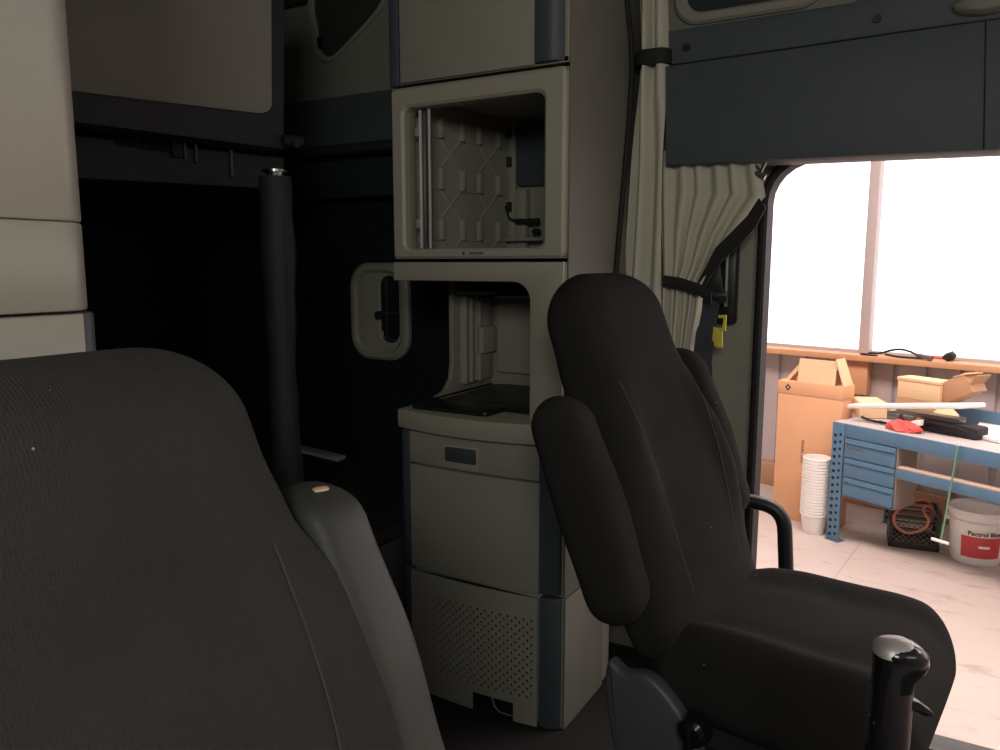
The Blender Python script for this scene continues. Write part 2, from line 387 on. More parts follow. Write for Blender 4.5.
tag(b.build('board_strip', 'whitepaint'), 'pale narrow strip lying on the far end of the bunk', 'strip')
# ============================================================ NEAR LEFT PANEL
t = thing('near_pillar_panel', 'pale beige tall moulded side panel beside the passenger seat', 'panel', (-1.0, .4, FZ))
def nearp(z0, z1, m, x1=0.0, yr=.235, nm='upper_shell', r=.05):
    b = MB(); b.prism([(yr-r*1.0 + r*math.sin(a), -r+x1 + r*math.cos(a)) for a in [k*PI/2/8 for k in range(9)]] + [(yr, -.4), (yr-.3, -.4), (-.28, -.4), (-.28, x1)],
                      lambda a, bb, d: (bb, a, d), z0-FZ, z1-FZ, .004); return b.build(nm, m, t)
nearp(1.385, 2.40, 'near_panel', 0.0, .252)
nearp(1.268, 1.3845, 'near_panel', .0, .252, 'lower_shell')
nearp(FZ, 1.266, 'slate', -.002, .252, 'lower_trim', .03)
b = MB(); b.box(-.004, .003, -.28, .222, 0.35, 1.355, .003); b.build('front_board', 'near_panel', t)
# ============================================================ STORAGE TOWER
XL, XR = -1.546, -.945; YF = 2.0; YB = 2.60
def carcass(t, z0, z1, xl=XL, xr=XR, th=.018, top=True, left=True, m='beige', back=True, yf=YF+.012):
    b = MB()
    b.box(xr-th, xr, yf, YB, z0, z1, .003)
    if left: b.box(xl, xl+th, yf, YB, z0, z1, .003)
    if back: b.box(xl, xr, YB-.02, YB, z0, z1)
    b.box(xl, xr, yf, YB, z0, z0+.015)
    if top: b.box(xl, xr, yf, YB, z1-.015, z1)
    o = b.build('carcass', m, t); o.location = -t.location; return o
def loc(o, t): o.location = -Vector(t.location); return o
# top locker
t = thing('tower_top_locker', 'topmost tower locker with beige door between slate edge strips', 'cabinet', (-1.25, YF, 1.872))
carcass(t, 1.874, 2.40)
b = MB(); b.box(-1.508, -1.045, YF, YF+.02, 1.876, 2.40, .004); loc(b.build('door', 'beige', t), t)
b = MB(); b.box(-1.546, -1.511, YF-.004, YF+.03, 1.868, 2.40, .006); build_loose(b, 'edge_strip', 'slate', t, shift=t.location)
b = MB(); b.prism([(-1.042, YF+.03), (-1.042, YF-.006), (-1.0, YF-.014), (-.975, YF-.006), (-.958, YF+.012), (-.952, YF+.03)], lambda a, bb, d: (a, bb, d), 1.878, 2.40, .004); build_loose(b, 'edge_strip', 'slate', t, shift=t.location)
# open tv locker
t = thing('open_media_locker', 'open fronted tower locker with rounded opening and hexagon ribbed interior', 'cabinet', (-1.25, YF, 1.344))
carcass(t, 1.346, 1.862)
b = MB(); frame(b, rrect(XL, XR-.004, 1.346, 1.863, (.01, .012, .012, .01)), rrect(-1.498, -1.014, 1.376, 1.803, .026), XZ(YF+.03), 0, .032, .008); loc(b.build('face_frame', 'beige_light', t), t)
b = MB(); frame(b, rrect(-1.52, -.99, 1.352, 1.825, .03), rrect(-1.499, -1.012, 1.375, 1.804, .026), XZ(YF+.06), 0, .03, .002); loc(b.build('inner_lip', 'beige', t), t)
b = MB()
for xx in (-1.462, -1.428): b.box(xx-.0025, xx+.0025, YF+.034, YF+.044, 1.378, 1.80, .001)
build_loose(b, 'chrome_rail', 'chrome', t, 'bright chrome rail', t.location)
b = MB(); b.box(-1.46, -1.43, YF+.046, YF+.054, 1.375, 1.803, .001); loc(b.build('rail_channel', 'steel', t), t)
b = MB()
for zz in (1.455, 1.735): b.box(-1.478, -1.462, YF+.03, YF+.045, zz-.014, zz+.014, .002)
build_loose(b, 'rail_clip', 'plate', t, shift=t.location)
# ribbed left inner liner (relief)
b = MB(); xs = XL+.018
b.box(xs, xs+.004, YF+.06, YB-.02, 1.362, 1.846)
def rib(p, q, w_=.012):
    b.tube([Vector((xs+.003, *p)), Vector((xs+.003, *q))], w_*.5, 6)
PY, PZ = .19, .165
for j in range(-1, 4):
    for k in range(-1, 4):
        cy = 2.155 + k*PY; cz = 1.445 + j*PZ
        def ok(y, z): return YF+.07 < y < YB-.035 and 1.372 < z < 1.836
        for sy in (-.043, .043):
            if ok(cy+sy, cz): b.box(xs+.002, xs+.020, cy+sy-.011, cy+sy+.011, max(1.366, cz-.036), min(1.838, cz+.036), .006)
        if ok(cy, cz): b.box(xs+.002, xs+.008, max(YF+.07, cy-.05), min(YB-.03, cy+.05), max(1.366, cz-.038), min(1.838, cz+.038), .003)
        for a0, a1 in (((cy+.05, cz+.038), (cy+PY-.05, cz+PZ-.038)), ((cy+PY-.05, cz+.038), (cy+.05, cz+PZ-.038))):
            t0 = 0; pts_ = [(a0[0]+(a1[0]-a0[0])*q/8, a0[1]+(a1[1]-a0[1])*q/8) for q in range(9)]
            pts_ = [p_ for p_ in pts_ if ok(*p_)]
            if len(pts_) > 1: rib(pts_[0], pts_[-1])
for v in b.bm.verts: v.co.x += (v.co.y-(YF+.06))*.17
loc(b.build('ribbed_liner', 'beige', t), t)
b = MB(); b.prism(rrect(-1.405, -1.25, 1.61, 1.83, .02), XZ(YB-.02), 0, .03, .006); loc(b.build('bin_panel', 'slate', t), t)
b = MB(); b.box(-1.442, -1.41, YB-.05, YB-.02, 1.365, 1.845, .006); b.box(-1.405, -1.36, YB-.06, YB-.02, 1.38, 1.60, .005); b.box(-1.425, -.97, YB-.10, YB-.02, 1.412, 1.424, .003); loc(b.build('inner_post', 'beige', t), t)
b = MB()
for zz in (1.80, 1.70, 1.54): b.box(-1.436, -1.422, YB-.068, YB-.046, zz-.02, zz+.015, .003)
b.tube([(-1.44, YB-.065, 1.54), (-1.42, YB-.075, 1.495), (-1.39, YB-.075, 1.485)], .004, 6); b.box(-1.39, -1.30, YB-.085, YB-.055, 1.472, 1.492, .004); b.tube([(-1.31, YB-.085, 1.445), (-1.31, YB-.055, 1.445)], .012, 10)
build_loose(b, 'latch', 'black', t, shift=t.location)
# small moulded maker mark on the lower rail
b = MB(); p = Vector((-1.275, YF-.003, 1.362))
b.prism([(-.010, -.003), (-.002, -.005), (.0, .001), (-.006, .005)], lambda a, bb, d: (p.x+a, p.y+d, p.z+bb), 0, .002)
for k in range(7): b.box(p.x+.018+k*.007, p.x+.022+k*.007, p.y, p.y+.002, p.z-.004+(k % 2)*.001, p.z+.003)
loc(b.build('maker_mark', 'dark', t), t)
# niche
t = thing('open_niche_unit', 'open tower niche with one front post and moulded side wall', 'cabinet', (-1.25, YF, .868))
b = MB()
b.box(XL, XR, YF+.012, YB, 1.318, 1.336, .002)
b.box(XR-.018, XR, YF+.01, YB, .87, 1.336, .003)
b.box(XL, XR, YB-.02, YB, .87, 1.33)
b.prism([(2.31, 1.32), (2.31+.0, .98), (2.30, .925), (2.26, .885), (2.20, .872), (YB, .872), (YB, 1.32)], YZ(-1.545), 0, .02, .004)
loc(b.build('carcass', 'beige', t), t)
b = MB()
op = rrect(-1.62, -1.055, .80, 1.278, (.001, .001, .055, .001), 8)
hdr = [(-1.546, 1.336), (-1.546, 1.278)] + [p for p in op if p[0] > -1.2 and p[1] > 1.1] [::-1][0:0]
arc = [(-1.055-.055+.055*math.cos(a), 1.278-.055+.055*math.sin(a)) for a in [PI/2 - k*PI/2/8 for k in range(9)]]
b.prism([(-1.546, 1.336), (-1.546, 1.278)] + arc + [(-1.055, .872), (-.949, .872), (-.949, 1.336)], XZ(YF+.03), 0, .032, .005)
loc(b.build('face_frame', 'beige_light', t), t)
b = MB()   # moulded ridges of the liner
for (yy, z0, z1, w_) in ((2.36, .90, 1.22, .016), (2.40, .90, 1.21, .018), (2.455, 1.10, 1.21, .014), (2.455, .90, 1.0, .014)):
    b.box(-1.525, -1.497, yy-w_/2, yy+w_/2, z0, z1, .004)
b.box(-1.525, -1.492, 2.46, 2.56, 1.0, 1.10, .006); b.box(-1.525, -1.508, 2.44, 2.56, .90, 1.23, .006)
b.box(-1.525, -1.40, 2.33, 2.58, 1.225, 1.235, .003)
b.box(-1.49, -1.30, YB-.045, YB-.02, .92, 1.21, .008); b.box(-1.24, -1.0, YB-.035, YB-.02, .90, 1.10, .008)
loc(b.build('moulded_liner', 'beige_light', t), t)
b = MB(); b.prism(rrect(-1.49, -1.15, 1.215, 1.31, (.05, .02, .01, .02)), XZ(YB-.1), 0, .10, .01); b.box(-1.47, -1.41, YB-.215, YB-.19, 1.205, 1.225, .006); loc(b.build('lamp_housing', 'gloss', t), t)
# refrigerator unit
t = thing('drawer_refrigerator', 'beige and slate refrigerator unit with pull drawer and black top tray', 'refrigerator', (-1.25, YF, .335))
b = MB(); b.box(-1.50, -.948, YF+.02, YB, .337, .80, .004); loc(b.build('carcass', 'beige', t), t)
def bow(x, k=.022): u = (x+1.25)/.28; return YF - k*(1-min(1, u*u))
def bowpanel(b, x0, x1, z0, z1, k=.022, th=.03, n=16, z0b=None, z1b=None, bev=.004):
    F = [(x0+(x1-x0)*i/n) for i in range(n+1)]
    poly = [(x, bow(x, k)) for x in F] + [(x1, YF+th), (x0, YF+th)]
    b.prism(poly, lambda a, bb, d: (a, bb, d), z0, z1, bev); return b
b = MB(); bowpanel(b, -1.488, -1.018, .342, .688); loc(b.build('door', 'beige', t), t)
b = MB(); bowpanel(b, -1.488, -1.018, .694, .798); dr = loc(b.build('drawer', 'beige', t), t)
b = MB(); b.prism(rrect(-1.345, -1.215, .70, .776, .008), XZ(YF-.018), 0, .010, .002)
b.build('handle_surround', 'beige_light', dr)
b = MB(); b.prism(rrect(-1.335, -1.222, .722, .768, .006), XZ(YF-.027), 0, .006, .002); b.build('handle', 'slate', dr)
b = MB(); b.box(-1.526, -1.490, YF-.002, YF+.05, .345, .80, .008); b.prism([(-1.015, YF+.03), (-1.015, YF-.003), (-.985, YF-.006), (-.957, YF+.008), (-.948, YF+.035)], lambda a, bb, d: (a, bb, d), .345, .80, .004)
build_loose(b, 'edge_strip', 'slate', t, shift=t.location)
b = MB(); F = [(-1.53+.58*i/20) for i in range(21)]
b.prism([(x, bow(x, .045)-.012) for x in F] + [(-.948, YB), (-1.53, YB)], lambda a, bb, d: (a, bb, d), .805, .868, .008)
loc(b.build('top', 'beige_light', t), t)
b = MB(); b.prism([(x, y+2.0) for x, y in rrect(-1.49, -1.20, .0, .14, .02)], lambda a, bb, d: (a, bb, d), .866, .882, .004); b.prism(rrect(-1.48, -1.0, 2.10, YB-.03, .03), lambda a, bb, d: (a, bb, d), .866, .876, .003)
loc(b.build('tray_mat', 'black', t), t)
# vent unit
t = thing('vent_base_unit', 'lowest tower unit with perforated beige vent panel and slate edges', 'cabinet', (-1.25, YF, FZ))
b = MB(); b.box(-1.50, -.948, YF+.02, YB-.2, FZ+.002, .333, .004); loc(b.build('carcass', 'beige', t), t)
# perforated front built from a grid: real holes
def perf():
    b = bmesh.new(); x0, x1, z0, z1 = -1.488, -1.018, -.085, .332
    gx0, gx1, gz0, gz1 = -1.40, -1.03, -.0, .27; s = .0132
    nx = int((gx1-gx0)/s); nz_ = int((gz1-gz0)/s)
    vd = {}
    def V(x, z):
        k = (round(x, 5), round(z, 5))
        if k not in vd: vd[k] = b.verts.new((x, bow(x), z))
        return vd[k]
    gx1 = gx0+nx*s; gz1 = gz0+nz_*s
    for i in range(nx):
        for j in range(nz_):
            a, c = gx0+i*s, gz0+j*s; cx, cz = a+s/2, c+s/2
            hole = (i+j) % 2 == 0 or False
            q = [(a, c), (a+s, c), (a+s, c+s), (a, c+s)]
            if not hole: b.faces.new([V(*p) for p in q]); continue
            r_ = .0046; hp = [(cx+r_*math.cos(R(225+45*k)), cz+r_*math.sin(R(225+45*k))) for k in range(8)]
            hv = [b.verts.new((x, bow(x), z)) for x, z in hp]
            cv = [V(*p) for p in q]
            for k in range(4):
                b.faces.new((cv[k], cv[(k+1) % 4], hv[(2*k+2) % 8], hv[2*k+1], hv[2*k]))
    def strip(xa, xb, za, zb, n):
        for i in range(n):
            xx0 = xa+(xb-xa)*i/n; xx1 = xa+(xb-xa)*(i+1)/n
            b.faces.new((V(xx0, za), V(xx1, za), V(xx1, zb), V(xx0, zb)))
    strip(gx0, gx1, gz1, z1, nx); strip(gx0, gx1, z0+.06, gz0, nx)
    for xa, xb in ((x0, gx0), (gx1, x1)):
        zs = [z0+.06] + [gz0+j*s for j in range(nz_+1)] + [z1]
        for j in range(len(zs)-1): strip(xa, xb, zs[j], zs[j+1], 3)
    # foot with cutout towards the right
    cut0 = gx0+s*12; cut1 = gx0+s*23
    strip(x0, gx0, z0, z0+.06, 3); strip(gx0, cut0, z0, z0+.06, 12); strip(cut1, gx1, z0, z0+.06, nx-23); strip(gx1, x1, z0, z0+.06, 3)
    bmesh.ops.recalc_face_normals(b, faces=b.faces[:]); bmesh.ops.solidify(b, geom=b.faces[:], thickness=.005)
    m = MB(); m.bm.free(); m.bm = b; return m
loc(perf().build('vent_panel', 'beige', t), t)
b = MB(); b.box(-1.48, -1.03, YF+.012, YF+.018, -.08, .32); loc(b.build('vent_backing', 'black', t), t)
b = MB(); b.box(-1.522, -1.490, YF-.002, YF+.05, FZ+.01, .335, .008); b.prism([(-1.015, YF+.03), (-1.015, YF-.003), (-.985, YF-.006), (-.957, YF+.008), (-.945, YF+.035)], lambda a, bb, d: (a, bb, d), FZ+.004, .335, .004)
build_loose(b, 'edge_strip', 'slate', t, shift=t.location)
b = MB(); b.tube(arc_path([(-1.19, YF-.0, FZ+.07), (-1.16, YF-.02, FZ+.02), (-1.12, YF, FZ+.006), (-1.09, YF+.01, FZ+.006)], .03), .005, 8); loc(b.build('drain_hose', 'black', t), t)
# tall side sheet above counter height, with edge bead
t = thing('tower_side_sheet', 'tall flat shaded beige sheet forming the tower side behind driver seat', 'panel', (XR, 2.3, .34))
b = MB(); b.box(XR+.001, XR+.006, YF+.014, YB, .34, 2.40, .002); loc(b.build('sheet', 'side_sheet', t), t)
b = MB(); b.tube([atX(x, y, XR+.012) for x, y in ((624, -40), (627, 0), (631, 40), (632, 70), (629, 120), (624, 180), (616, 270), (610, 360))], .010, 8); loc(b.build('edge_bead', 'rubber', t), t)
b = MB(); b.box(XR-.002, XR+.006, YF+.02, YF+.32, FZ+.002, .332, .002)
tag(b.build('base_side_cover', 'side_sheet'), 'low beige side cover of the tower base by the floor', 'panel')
# ============================================================ HEADER AND HEADLINER OVER THE DOOR
b = MB(); b.box(XR+.01, .9, WY-.05, WY, 1.70, CZ-.002, .01); hl = b.build('trim_1', 'beige_vinyl'); struct(hl, 'beige headliner above the slate header')
HY = 2.45
P = lambda x, y: (lambda q: (q.x, q.z))(atY(x, y, HY))
h0 = P(665, 165); h1 = P(1060, 147)
t = thing('header_bin', 'wide slate header panel with screws above the driver door', 'header panel', (-.8, HY, 1.64))
b = MB(); b.prism([h0, h1, (P(1060, 10)), P(1000, 18), P(900, 32), P(800, 47), P(665, 66)], XZ(HY), -.15, 0, .008); loc(b.build('lower_face', 'slate_vinyl', t), t)
b = MB(); b.prism([P(665, 64), P(800, 45), P(900, 30), P(1060, 8), P(1060, -80), P(850, 0), P(665, 29)], XZ(HY+.02), -.13, 0, .008); loc(b.build('upper_face', 'slate_vinyl', t), t)
b = MB(); q0 = P(986, 20); q1 = P(984, 150); b.tube([(q0[0], HY-.001, q0[1]), (q1[0], HY-.001, q1[1])], .0022, 6); loc(b.build('seam', 'dark', t), t)
for x, y in ((685, 46), (877, 17)):
    q = P(x, y); b = MB(); b.tube([(q[0], HY+.022, q[1]), (q[0], HY+.012, q[1])], .011, 14); b.tube([(q[0], HY+.012, q[1]), (q[0], HY+.010, q[1])], .006, 6); loc(b.build('screw', 'black', t), t)
# reading lamp at the top right corner of the header
q = P(985, 6); b = MB(); b.loft([[(q[0]+rx*math.cos(2*PI*k/20), HY+.02-d, q[1]+.01+rz_*math.sin(2*PI*k/20)) for k in range(20)] for rx, rz_, d in ((.075, .03, 0), (.072, .028, .02), (.055, .02, .035), (.03, .01, .04))])
tag(b.build('reading_lamp', 'beige_vinyl'), 'small oval lamp housing on upper edge of the slate header', 'lamp')
# oval recess ring on headliner
q = atY(752, -12, WY-.05); b = MB(); frame(b, rrect(q.x-.24, q.x+.22, q.z-.085, q.z+.1, .08, 8), rrect(q.x-.20, q.x+.18, q.z-.05, q.z+.07, .055, 8), XZ(WY-.05), 0, .02, .008)
o = b.build('speaker_rim', 'beige'); tag(o, 'rounded beige speaker rim above the slate header', 'speaker')
b = MB(); b.prism(rrect(q.x-.20, q.x+.18, q.z-.05, q.z+.07, .055, 8), XZ(WY-.05), 0, .005); b.build('grille', 'dark', o)
# ============================================================ CURTAINS
def curtain(name, rows, npl, m, label, amp=.018, ph=0, ys=0):
    """rows: (xl, yl_px, xr, yr_px, plane y)"""
    K = 14; full = []
    for i in range(len(rows)-1):
        for k in range(K):
            t_ = k/K; t_ = t_
            full.append([rows[i][j]*(1-t_)+rows[i+1][j]*t_ for j in range(5)])
    full.append(list(rows[-1])); g = []
    for i, (a, ya, c, yc, py) in enumerate(full):
        A = atY(a, ya, py); B_ = atY(c, yc, py); row = []
        n = npl*10
        for j in range(n+1):
            u = j/n; q = A.lerp(B_, u); s = math.sin(2*PI*npl*u + ph + .5*math.sin(i*.11)); s = math.copysign(abs(s)**.8, s)
            wv = .3*math.sin(2*PI*u*2.3+i*.06)
            q = q + Vector((.25*amp*math.cos(2*PI*npl*u*.5+ph), amp*(s+wv), 0)); row.append(q)
        g.append(row)
    b = MB(); b.sheet(g, .0015); o = b.build(name, m, smooth=True, angle=80); return o
t = curtain('gathered_curtain', [(637, -30, 664, -30, 2.46), (638, 55, 666, 62, 2.46), (634, 110, 664, 110, 2.46), (630, 170, 662, 170, 2.46), (622, 290, 660, 290, 2.46), (622, 420, 660, 420, 2.46), (622, 560, 660, 560, 2.46)], 2, 'curtain', '', .022)
tag(t, 'tall beige curtain gathered tight against the tower side', 'curtain')
a = atY(631, 58, 2.42); c = atY(667, 58, 2.42)
b = MB(); n = 28; rings = []
for zz in (-.022, -.020, .020, .022):
    rings.append([((a.x+c.x)/2 + (abs(math.cos(2*PI*k/n))**.6*math.copysign(1, math.cos(2*PI*k/n)))*(.058 if abs(zz) < .021 else .055), 2.462 + .038*math.sin(2*PI*k/n), a.z+zz) for k in range(n)])
b.loft(rings); o = b.build('curtain_strap', 'rubber'); tag(o, 'black strap round the upper part of the tall gathered curtain', 'strap')
t2 = curtain('tied_curtain', [(658, 150, 758, 158, 2.50), (658, 190, 764, 196, 2.50), (660, 235, 732, 235, 2.49), (662, 270, 712, 270, 2.48), (662, 286, 702, 286, 2.47), (662, 310, 700, 310, 2.48), (662, 350, 692, 350, 2.49), (662, 420, 690, 420, 2.50)], 6, 'curtain', '', .012, 1.0)
tag(t2, 'pleated beige curtain under the header, tied back in a fan', 'curtain')
b = MB(); tp = []
pp = [(664, 281), (682, 284), (700, 290), (712, 297)]
for x, y in pp: tp.append(atY(x, y, 2.445))
g = [[p + Vector((0, 0, .018)) for p in tp], [p + Vector((0, -.004, 0)) for p in tp], [p - Vector((0, 0, .018)) for p in tp]]
b.sheet(g, .006); tag(b.build('curtain_tieback', 'rubber'), 'black tieback holding the fan of the tied curtain', 'strap')
b = MB(); ep = [atY(x, y, 2.47) for x, y in ((763, 203), (752, 222), (735, 240), (720, 254), (709, 272), (698, 292))]
wd = [.018, .022, .024, .022, .016, .014]
b.sheet([[p + Vector((-.6*w_, 0, .8*w_)) for p, w_ in zip(ep, wd)], [p + Vector((.6*w_, -.003, -.8*w_)) for p, w_ in zip(ep, wd)]], .008)
tag(b.build('curtain_edging', 'rubber'), 'black hanging edge band of the tied curtain by the door', 'strap')
b = MB(); q = atY(762, 171, 2.5); b.tube([q+Vector((-.04, 0, .03)), q+Vector((.0, 0, 0)), q+Vector((.01, 0, .03))], .006, 8); b.tube([q+Vector((-.02, 0, -.005)), q+Vector((.01, 0, -.02))], .009, 8)
tag(b.build('curtain_hook', 'steel'), 'small metal hook under the header beside the tied curtain', 'hook')
# ============================================================ SEAT BELT
t = thing('seat_belt', 'black seat belt with shoulder loop and yellow clip on the pillar', 'seat belt', (-.65, WY, 1.05))
A = atY(728, 232, 2.575); B_ = atY(726, 325, 2.575)
b = MB(); b.box(A.x-.035, A.x+.03, 2.585, WY+.004, B_.z, A.z, .012); loc(b.build('height_rail', 'black', t), t)
b = MB(); b.tube([(A.x+.0, 2.578, A.z-.02), (A.x, 2.578, B_.z+.06)], .008, 8); loc(b.build('slider', 'steel', t), t)
q = atY(712, 296, 2.54)
b = MB(); b.box(q.x-.05, q.x+.05, 2.53, 2.56, q.z-.018, q.z+.018, .014); b.tube([(q.x+.04, 2.53, q.z-.01), (q.x+.04, 2.515, q.z-.01)], .013, 12); b.tube([(q.x-.035, 2.53, q.z-.008), (q.x-.035, 2.515, q.z-.008)], .012, 12)
b.prism([(q.x-.04, q.z+.01), (q.x+.035, q.z+.01), (q.x+.02, q.z+.10), (q.x-.01, q.z+.10)], XZ(2.56), 0, .02, .006); loc(b.build('shoulder_loop', 'black', t), t)
b = MB(); pts = [atY(x, y, v) for x, y, v in ((711, 300, 2.535), (706, 330, 2.50), (702, 360, 2.46), (705, 420, 2.42), (712, 520, 2.40))]
b.sheet([[p+Vector((-.028, -.01, 0)) for p in pts], [p+Vector((.028, .01, 0)) for p in pts]], .002); loc(b.build('webbing', mat('belt_webbing', (.03, .035, .045), .8, bump=.5, bscale=300), t), t)
b = MB(); y0 = 2.50
def yp(x, y): q = atY(x, y, y0); return (q.x, q.z)
b.prism([yp(714, 327), yp(723, 330), yp(723, 347), yp(718, 348), yp(712, 343)], XZ(y0), 0, .008, .002); b.prism([yp(719, 315), yp(727, 315), yp(726, 331), yp(720, 331), yp(720, 328), yp(723, 328), yp(724, 318), yp(719, 318)], XZ(y0), 0, .008, .001)
loc(b.build('clip', 'yellow', t, label='yellow plastic clip'), t)
# ============================================================ SEATS
def sgn(v): return -1 if v < 0 else 1
def spow(v, e): return sgn(v)*abs(v)**e
def interp(tab, h):
    if h <= tab[0][0]: return tab[0][1:]
    for a, c in zip(tab, tab[1:]):
        if h <= c[0]:
            u = (h-a[0])/(c[0]-a[0]); u = u*u*(3-2*u); return [x*(1-u)+y*u for x, y in zip(a[1:], c[1:])]
    return tab[-1][1:]
def body_loft(tab, L, axis, n=48, rows=60, e=.55, dome=.07, bol=None, dome0=.04):
    """cross sections along h in 0..L; tab rows (h, halfwidth, halfthick, centre offset)"""
    rings = []
    for i in range(rows+1):
        h = L*(.5-.5*math.cos(PI*i/rows)); hw, ht, off = interp(tab, h)
        k = 1
        if h > L-dome: k = min(k, math.sqrt(max(0, 1-((h-(L-dome))/dome)**2)))
        if h < dome0: k = min(k, math.sqrt(max(0, 1-((dome0-h)/dome0)**2)))
        k = max(k, .02); kw = hw - min(hw, dome)*(1-k) if hw > dome else hw*k
        ring = []
        for j in range(n):
            a = 2*PI*j/n; c_, s_ = math.cos(a), math.sin(a)
            y = kw*spow(s_, e); x = ht*k*spow(c_, e)
            if bol and c_ > 0: x += bol(h, abs(y)/max(hw, 1e-3))*k
            ring.append(axis(x+off, y, h))
        rings.append(ring)
    return rings
def make_seat(label, loc_, rz, fab, armm=None, near_arm=True, far_arm=True, rec=22, back=0.0, wide=0.0, arm_h=.06, arm_k=1.0, arm_y=.315, arm_e=.7, shoulder=0.0):
    t = thing('truck_seat', label, 'seat', loc_, rz)
    armm = armm or fab
    RC = Matrix.Translation((-back, 0, 0)) @ Matrix.Rotation(R(-rec), 4, 'Y')
    ax = lambda x, y, h: (x, y, h-.10 if h < .2 else h-.09-.01*max(0, 1-(h-.2)/.1))
    ax0 = lambda x, y, h: (x, y, h)
    def bolster(h, u):
        h = h-.09
        g = max(0, 1-abs((h-.32)/.30)); g = g*g*(3-2*g)
        q = max(0, min(1, (u-.45)/.4)); q = q*q*(3-2*q)
        lum = .012*math.exp(-((h-.22)/.12)**2)*(1-u*u)
        head = .010*math.exp(-((h-.70)/.07)**2)*(1-u)
        return .035*g*q + lum + head
    tab = [(0, .235, .075, .0), (.10, .262, .078, .0), (.30, .274, .080, .0), (.44, .256, .082, .0), (.55, .222+shoulder, .086, .0), (.65, .195+shoulder*.6, .088, .002), (.75, .186+shoulder*.3, .088, .004), (.91, .182, .080, .006)]
    tab = [(a_, b_+wide*(.5+.5*a_/.8), c_, d_) for a_, b_, c_, d_ in tab]
    b = MB(); b.loft(body_loft(tab, .90, ax, bol=bolster, rows=80, n=72, dome=.115, e=.5), Mx=RC); b.build('backrest', fab, t, angle=180)
    # seams
    b = MB()
    def surf(y, h):
        hw, ht, off = interp(tab, h); u = min(.98, abs(y)/hw); s_ = u**(1/.5); c_ = math.sqrt(max(0, 1-s_*s_)); return ht*c_**.5 + off + bolster(h, u)
    for s_ in (-1, 1):
        pts = []
        for k in range(30):
            h = .12 + .50*k/29; y = s_*(.155 + wide*.3 - .02*math.cos(h*6)); pts.append(RC @ Vector((surf(y, h)+.0005, y, h-.09)))
        b.tube(pts, .0016, 6)
    build_loose(b, 'seam', 'seam', t)
    # armrests folded up beside the backrest
    for s_, on in ((-1, near_arm), (1, far_arm)):
        if not on: continue
        AT = [(a_, w2*arm_k, d2*arm_k, o_) for a_, w2, d2, o_ in [(0, .040, .050, 0), (.08, .045, .062, .004), (.25, .047, .068, .006), (.42, .045, .062, .002), (.5, .040, .05, -.004)]]
        b = MB(); b.loft(body_loft(AT, .50, ax0, e=arm_e, dome=.055, dome0=.05, n=36, rows=40), Mx=RC @ Matrix.Translation((.005 if s_ < 0 or wide else -.008, s_*arm_y, arm_h+(0 if s_ < 0 or wide else .055)))); b.build('armrest', armm, t, angle=180)
        b = MB(); b.tube([(0, s_*.24, .13), (0, s_*.34, .13)], .028, 16, Mx=RC); b.build('armrest_pivot', 'black', t)
    # cushion
    cax = lambda x, y, h: (h-.10, y, x)
    ct = [(0, .20, .08, -.105), (.08, .245, .10, -.10), (.25, .262, .108, -.098), (.42, .268, .112, -.102), (.56, .262, .108, -.110)]
    def cb(h, u):
        q = max(0, min(1, (u-.5)/.35)); q = q*q*(3-2*q); g = max(0, min(1, h/.15)); return .035*q*g - .006*math.sin(h*22)*(1-u)*u
    b = MB(); b.loft(body_loft(ct, .57, cax, bol=cb, rows=60, n=64, dome=.09)); b.build('seat_cushion', fab, t, angle=180)
    # side covers
    for s_ in (-1, 1):
        poly = [(-.14, -.09), (-.10, -.10), (-.04, -.09), (.02, -.13), (.07, -.20), (.11, -.32), (-.08, -.34), (-.14, -.20)]
        lp = smooth_loop(poly, 5)
        b = MB(); b.prism(lp, lambda a, bb, d: (a, s_*d, bb), .245, .285, .012, 3); sc = b.build('side_cover', mat('seat_side_cover', (.085, .09, .10), .45, bump=.1, bscale=200) if s_ == -1 else 'slate', t)
        b = MB(); b.tube([(.075, s_*.283, -.16), (.075, s_*.315, -.16)], [.034, .030], 20); b.tube([(.075, s_*.315, -.16), (.075, s_*.322, -.16)], [.030, .02], 20)
        b.box(.068, .082, min(s_*.31, s_*.34), max(s_*.31, s_*.34), -.195, -.125, .005); b.build('knob', 'gloss', t)
    b = MB(); b.box(-.10, -.02, .22, .275, -.02, .07, .01, Mx=Matrix.Rotation(R(-22), 4, 'Y')); b.build('recline_bracket', 'slate', t)
    b = MB(); b.box(-.02, .42, -.22, .22, -.20, -.14, .02); b.build('seat_pan', 'black', t)
    z0 = FZ - loc_[2] + .002
    b = MB(); rings = []
    for k in range(9):
        f_ = .20 if k % 2 else .185; zz = z0+.06 + (-.20-z0-.06)*k/8
        rings.append([(.18+x*f_/.2, y*f_/.2, zz) for x, y in rrect(-.2, .2, -.2, .2, .05)])
    b.loft(rings); b.build('bellows', 'rubber', t, angle=20)
    b = MB(); b.box(-.06, .42, -.21, .21, z0, z0+.07, .01); b.build('base', 'black', t)
    return t
make_seat('black fabric driver seat with folded armrests before the open door', (-.425, 1.776, .55), R(-8), M['fabric_blk'], back=.065, arm_h=.035, arm_k=1.1, arm_y=.325, arm_e=.6)
make_seat('dark grey fabric seat filling the left foreground', (-.570, .455, .474), R(0), M['fabric'], armm=M['vinyl_arm'], near_arm=False, wide=.055, shoulder=.03, arm_h=.09, arm_k=1.25, arm_y=.325, arm_e=.5)
PS = bpy.data.objects['truck_seat.001']
CR = Matrix.Rotation(R(-22), 4, 'Y')
q = bpy.data.objects['truck_seat.001'].location
def on_back(x, y, lift=.0):      # seat-local place on the backrest front plane seen at this image place
    n = Vector((math.cos(R(22)), 0, math.sin(R(22)))); d = n.dot(Vector(q)) + .088
    return at(x, y, tuple(n), d + lift) - Vector(q)
